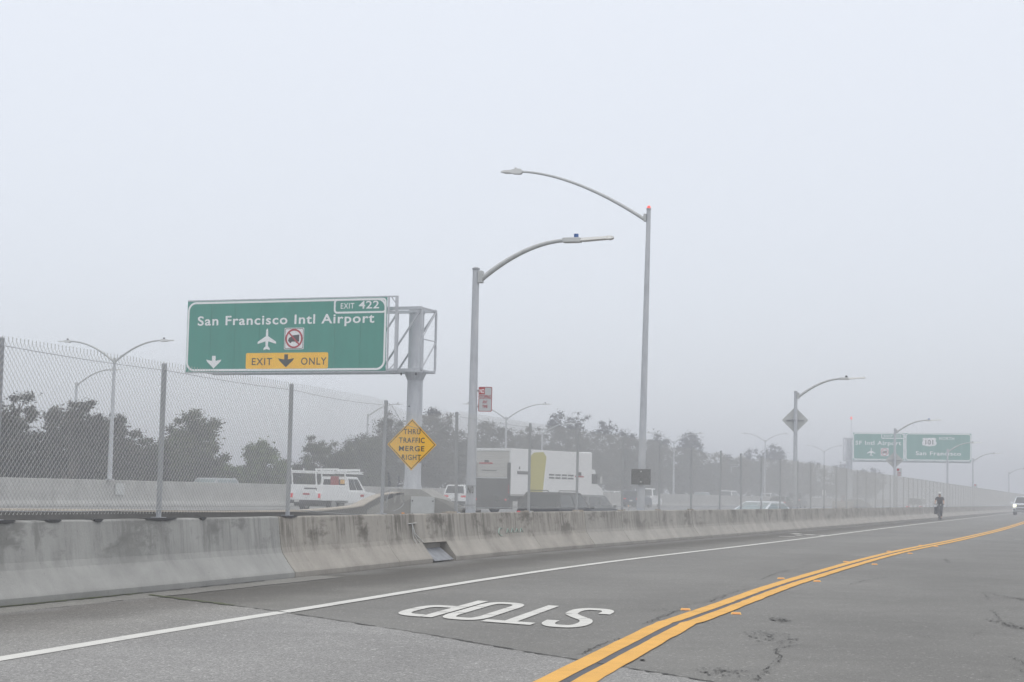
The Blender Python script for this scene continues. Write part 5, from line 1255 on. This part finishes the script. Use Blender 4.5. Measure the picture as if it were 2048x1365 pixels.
# ------------------------------------------------------------------ trees
FOL = [mat('foliage_olive', build=foliage_build((.016, .020, .009), (.040, .048, .020), (.090, .10, .042))),
       mat('foliage_brown', build=foliage_build((.018, .017, .013), (.040, .038, .028), (.070, .066, .048))),
       mat('foliage_green', build=foliage_build((.018, .030, .007), (.048, .075, .016), (.10, .145, .030)))]
def tree(px, Y, blobs, label, fol=0, n=7000, leaf=.16, seed=0, squash=.8, holes=.25):
    """blobs: (px, top_py, bottom_py, halfwidth_px) ellipsoids of the crown at distance Y"""
    rnd = random.Random(seed); X0 = (px-1024)/3500*Y; g = (-1.2)
    e = empty('tree', (X0, Y, -.45), 0, label, 'tree', 'trees behind the median wall')
    if Y > 125: n = int(n*1.7); leaf *= .62; blobs = blobs + [(px, max(b[1] for b in blobs)+38, 1000, 58)]
    B = []
    for bx, t_, b_, hw_ in blobs:
        x = (bx-1024)/3500*Y-X0; zt = 1.2+(hzy(bx)-t_)*Y/3500+.45; zb = 1.2+(hzy(bx)-b_)*Y/3500+.45; B.append((x, rnd.uniform(-1.2, 1.2), (zt+zb)/2, hw_*Y/3500, (zt-zb)/2))
    # each large blob is made of many small clumps
    cl = []
    for x, y, z, rx, rz_ in B:
        m_ = max(14, int(18*rx*rz_))
        for _ in range(m_):
            while True:
                d = Vector((rnd.gauss(0, 1), rnd.gauss(0, 1), rnd.gauss(0, 1)))
                if d.length > .1: break
            d.normalize(); r_ = rnd.random()**.42*.95; c = Vector((x+d.x*rx*r_, y+d.y*rx*.8*r_, z+d.z*rz_*r_)); cl.append((c, rnd.uniform(.28, .58)*min(1.5, max(.8, (rx+rz_)*.30))))
    v = []; f = []; tot = sum(r*r for _, r in cl); n = int(n*4.4)
    for c, r in cl:
        k = int(n*r*r/tot); 
        if noise.noise(c*.45+Vector((seed, 0, 0))) < -.55+holes*.25: k = int(k*.3)
        for _ in range(k):
            d = Vector((rnd.gauss(0, 1), rnd.gauss(0, 1), rnd.gauss(0, 1))).normalized(); rr = r*min(1.9, abs(rnd.gauss(0, .64))); p = c+Vector((d.x*rr, d.y*rr, d.z*rr*squash))
            s_ = leaf*rnd.uniform(.35, 1.0); a = Vector((rnd.gauss(0, 1), rnd.gauss(0, 1), rnd.gauss(0, .6))).normalized(); b = a.cross(d+Vector((0, 0, .3))).normalized()
            i = len(v); v += [p-a*s_, p+b*s_*.55, p+a*s_, p-b*s_*.55]; f.append((i, i+1, i+2, i+3))
    me = bpy.data.meshes.new('crown'); me.from_pydata([tuple(q) for q in v], [], f); me.materials.append(FOL[fol]); o = bpy.data.objects.new('crown', me); COL.objects.link(o); o.parent = e
    mb = MB(); tz = max(b[2] for b in B)
    mb.tube([(0, 0, 0), (.1, 0, tz*.4), (0, .1, tz*.75)], [.32, .24, .10], 8)
    for x, y, z, rx, rz_ in B: mb.tube([(.05, 0, tz*.25), (x*.5, y*.5, tz*.25+(z-tz*.25)*.6), (x, y, z+rz_*.3)], [.14, .09, .03], 6)
    for c, r in cl[::5]: 
        j = min(B, key=lambda q: (Vector(q[:3])-c).length); mb.tube([j[:3], c], [.045, .015], 4)
    mb.build('trunk', M_bark, e)
    return e
TR = [
 (0, 92, [(-10, 800, 990, 60), (45, 778, 860, 34), (25, 830, 985, 55), (60, 860, 985, 40)], 'tallest dark tree at the left edge behind the fence', 1, 15000, .13, .5),
 (150, 99, [(135, 800, 885, 44), (195, 803, 900, 42), (100, 835, 985, 50), (165, 840, 985, 66)], 'dark bushy tree behind the thin single arm lamp at left', 1, 15000, .13, .5),
 (245, 104, [(240, 832, 920, 36), (225, 870, 985, 56), (275, 862, 985, 32), (310, 900, 985, 40)], 'dark tree behind the nearest double arm lamp pole', 1, 10000, .13, .5),
 (385, 110, [(385, 821, 905, 54), (360, 880, 985, 62), (420, 890, 985, 46), (395, 850, 960, 50), (310, 868, 985, 36)], 'round topped green tree under the big green sign', 0, 16000, .14, .1),
 (455, 115, [(455, 922, 990, 34), (430, 935, 995, 50)], 'low green tree at the right foot of the round topped tree', 2, 6000, .14, .2),
 (525, 119, [(520, 880, 960, 34), (540, 905, 990, 44), (500, 925, 990, 20)], 'bright green bushy tree left of the utility truck', 2, 9000, .14, .2),
 (640, 130, [(630, 868, 950, 32), (678, 880, 955, 34), (600, 905, 990, 48), (660, 900, 990, 60)], 'loose broken crowned tree above the utility truck', 0, 10000, .16, .9),
 (735, 145, [(735, 868, 985, 46), (700, 895, 990, 34)], 'dense tree behind the post left of the diamond sign', 0, 8000, .18, .2),
 (790, 152, [(790, 820, 985, 34), (765, 850, 985, 28)], 'taller tree just left of the sign column', 1, 8000, .18, .2),
 (880, 172, [(880, 805, 900, 38), (905, 850, 990, 46), (850, 850, 990, 34)], 'rounded hazy tree between the sign column and nearest lamp', 1, 9000, .2, .2),
 (985, 186, [(975, 835, 985, 40), (1010, 850, 990, 40), (955, 860, 990, 36)], 'hazy tree directly right of the nearest lamp pole', 1, 8000, .22, .3),
 (1070, 200, [(1070, 850, 985, 46), (1040, 870, 990, 30)], 'hazy low tree behind the box truck', 1, 6000, .24, .3),
 (1130, 208, [(1120, 822, 880, 28), (1160, 822, 882, 24), (1135, 850, 990, 50)], 'hazy twin topped tree above the box truck', 1, 8000, .24, .6),
 (1205, 216, [(1215, 838, 890, 26), (1190, 860, 990, 40), (1230, 865, 990, 24)], 'hazy tree left of the tall lamp pole', 1, 7000, .24, .5),
 (1262, 224, [(1258, 858, 990, 28)], 'small hazy tree right behind the tall lamp pole', 1, 4000, .26, .4),
 (1325, 250, [(1322, 862, 985, 30), (1300, 880, 990, 24)], 'faded tree left of the half hidden double arm lamp', 1, 5000, .28, .4),
 (1388, 262, [(1385, 862, 930, 28), (1370, 890, 990, 34), (1410, 900, 990, 22)], 'faded tree right of the half hidden double arm lamp', 1, 5500, .28, .4),
 (1450, 280, [(1445, 898, 990, 26), (1480, 912, 990, 26)], 'faded low trees behind the leaning fence posts', 1, 4500, .3, .4),
 (1522, 300, [(1510, 896, 985, 24), (1550, 886, 985, 28)], 'pale foggy tree behind the thin double arm lamp', 1, 4500, .3, .5),
 (1600, 330, [(1590, 918, 990, 34), (1630, 925, 995, 34)], 'very pale tree left of the far green sign', 1, 4000, .34, .5),
 (1700, 350, [(1690, 925, 1000, 30), (1740, 935, 1000, 36)], 'palest tree mass below the far green sign', 1, 4000, .34, .5),
]
for i, (px, Y, bl, lab, fo, n_, lf, ho_) in enumerate(TR): tree(px, Y, bl, lab, fo, n_, lf, 100+i, holes=ho_)
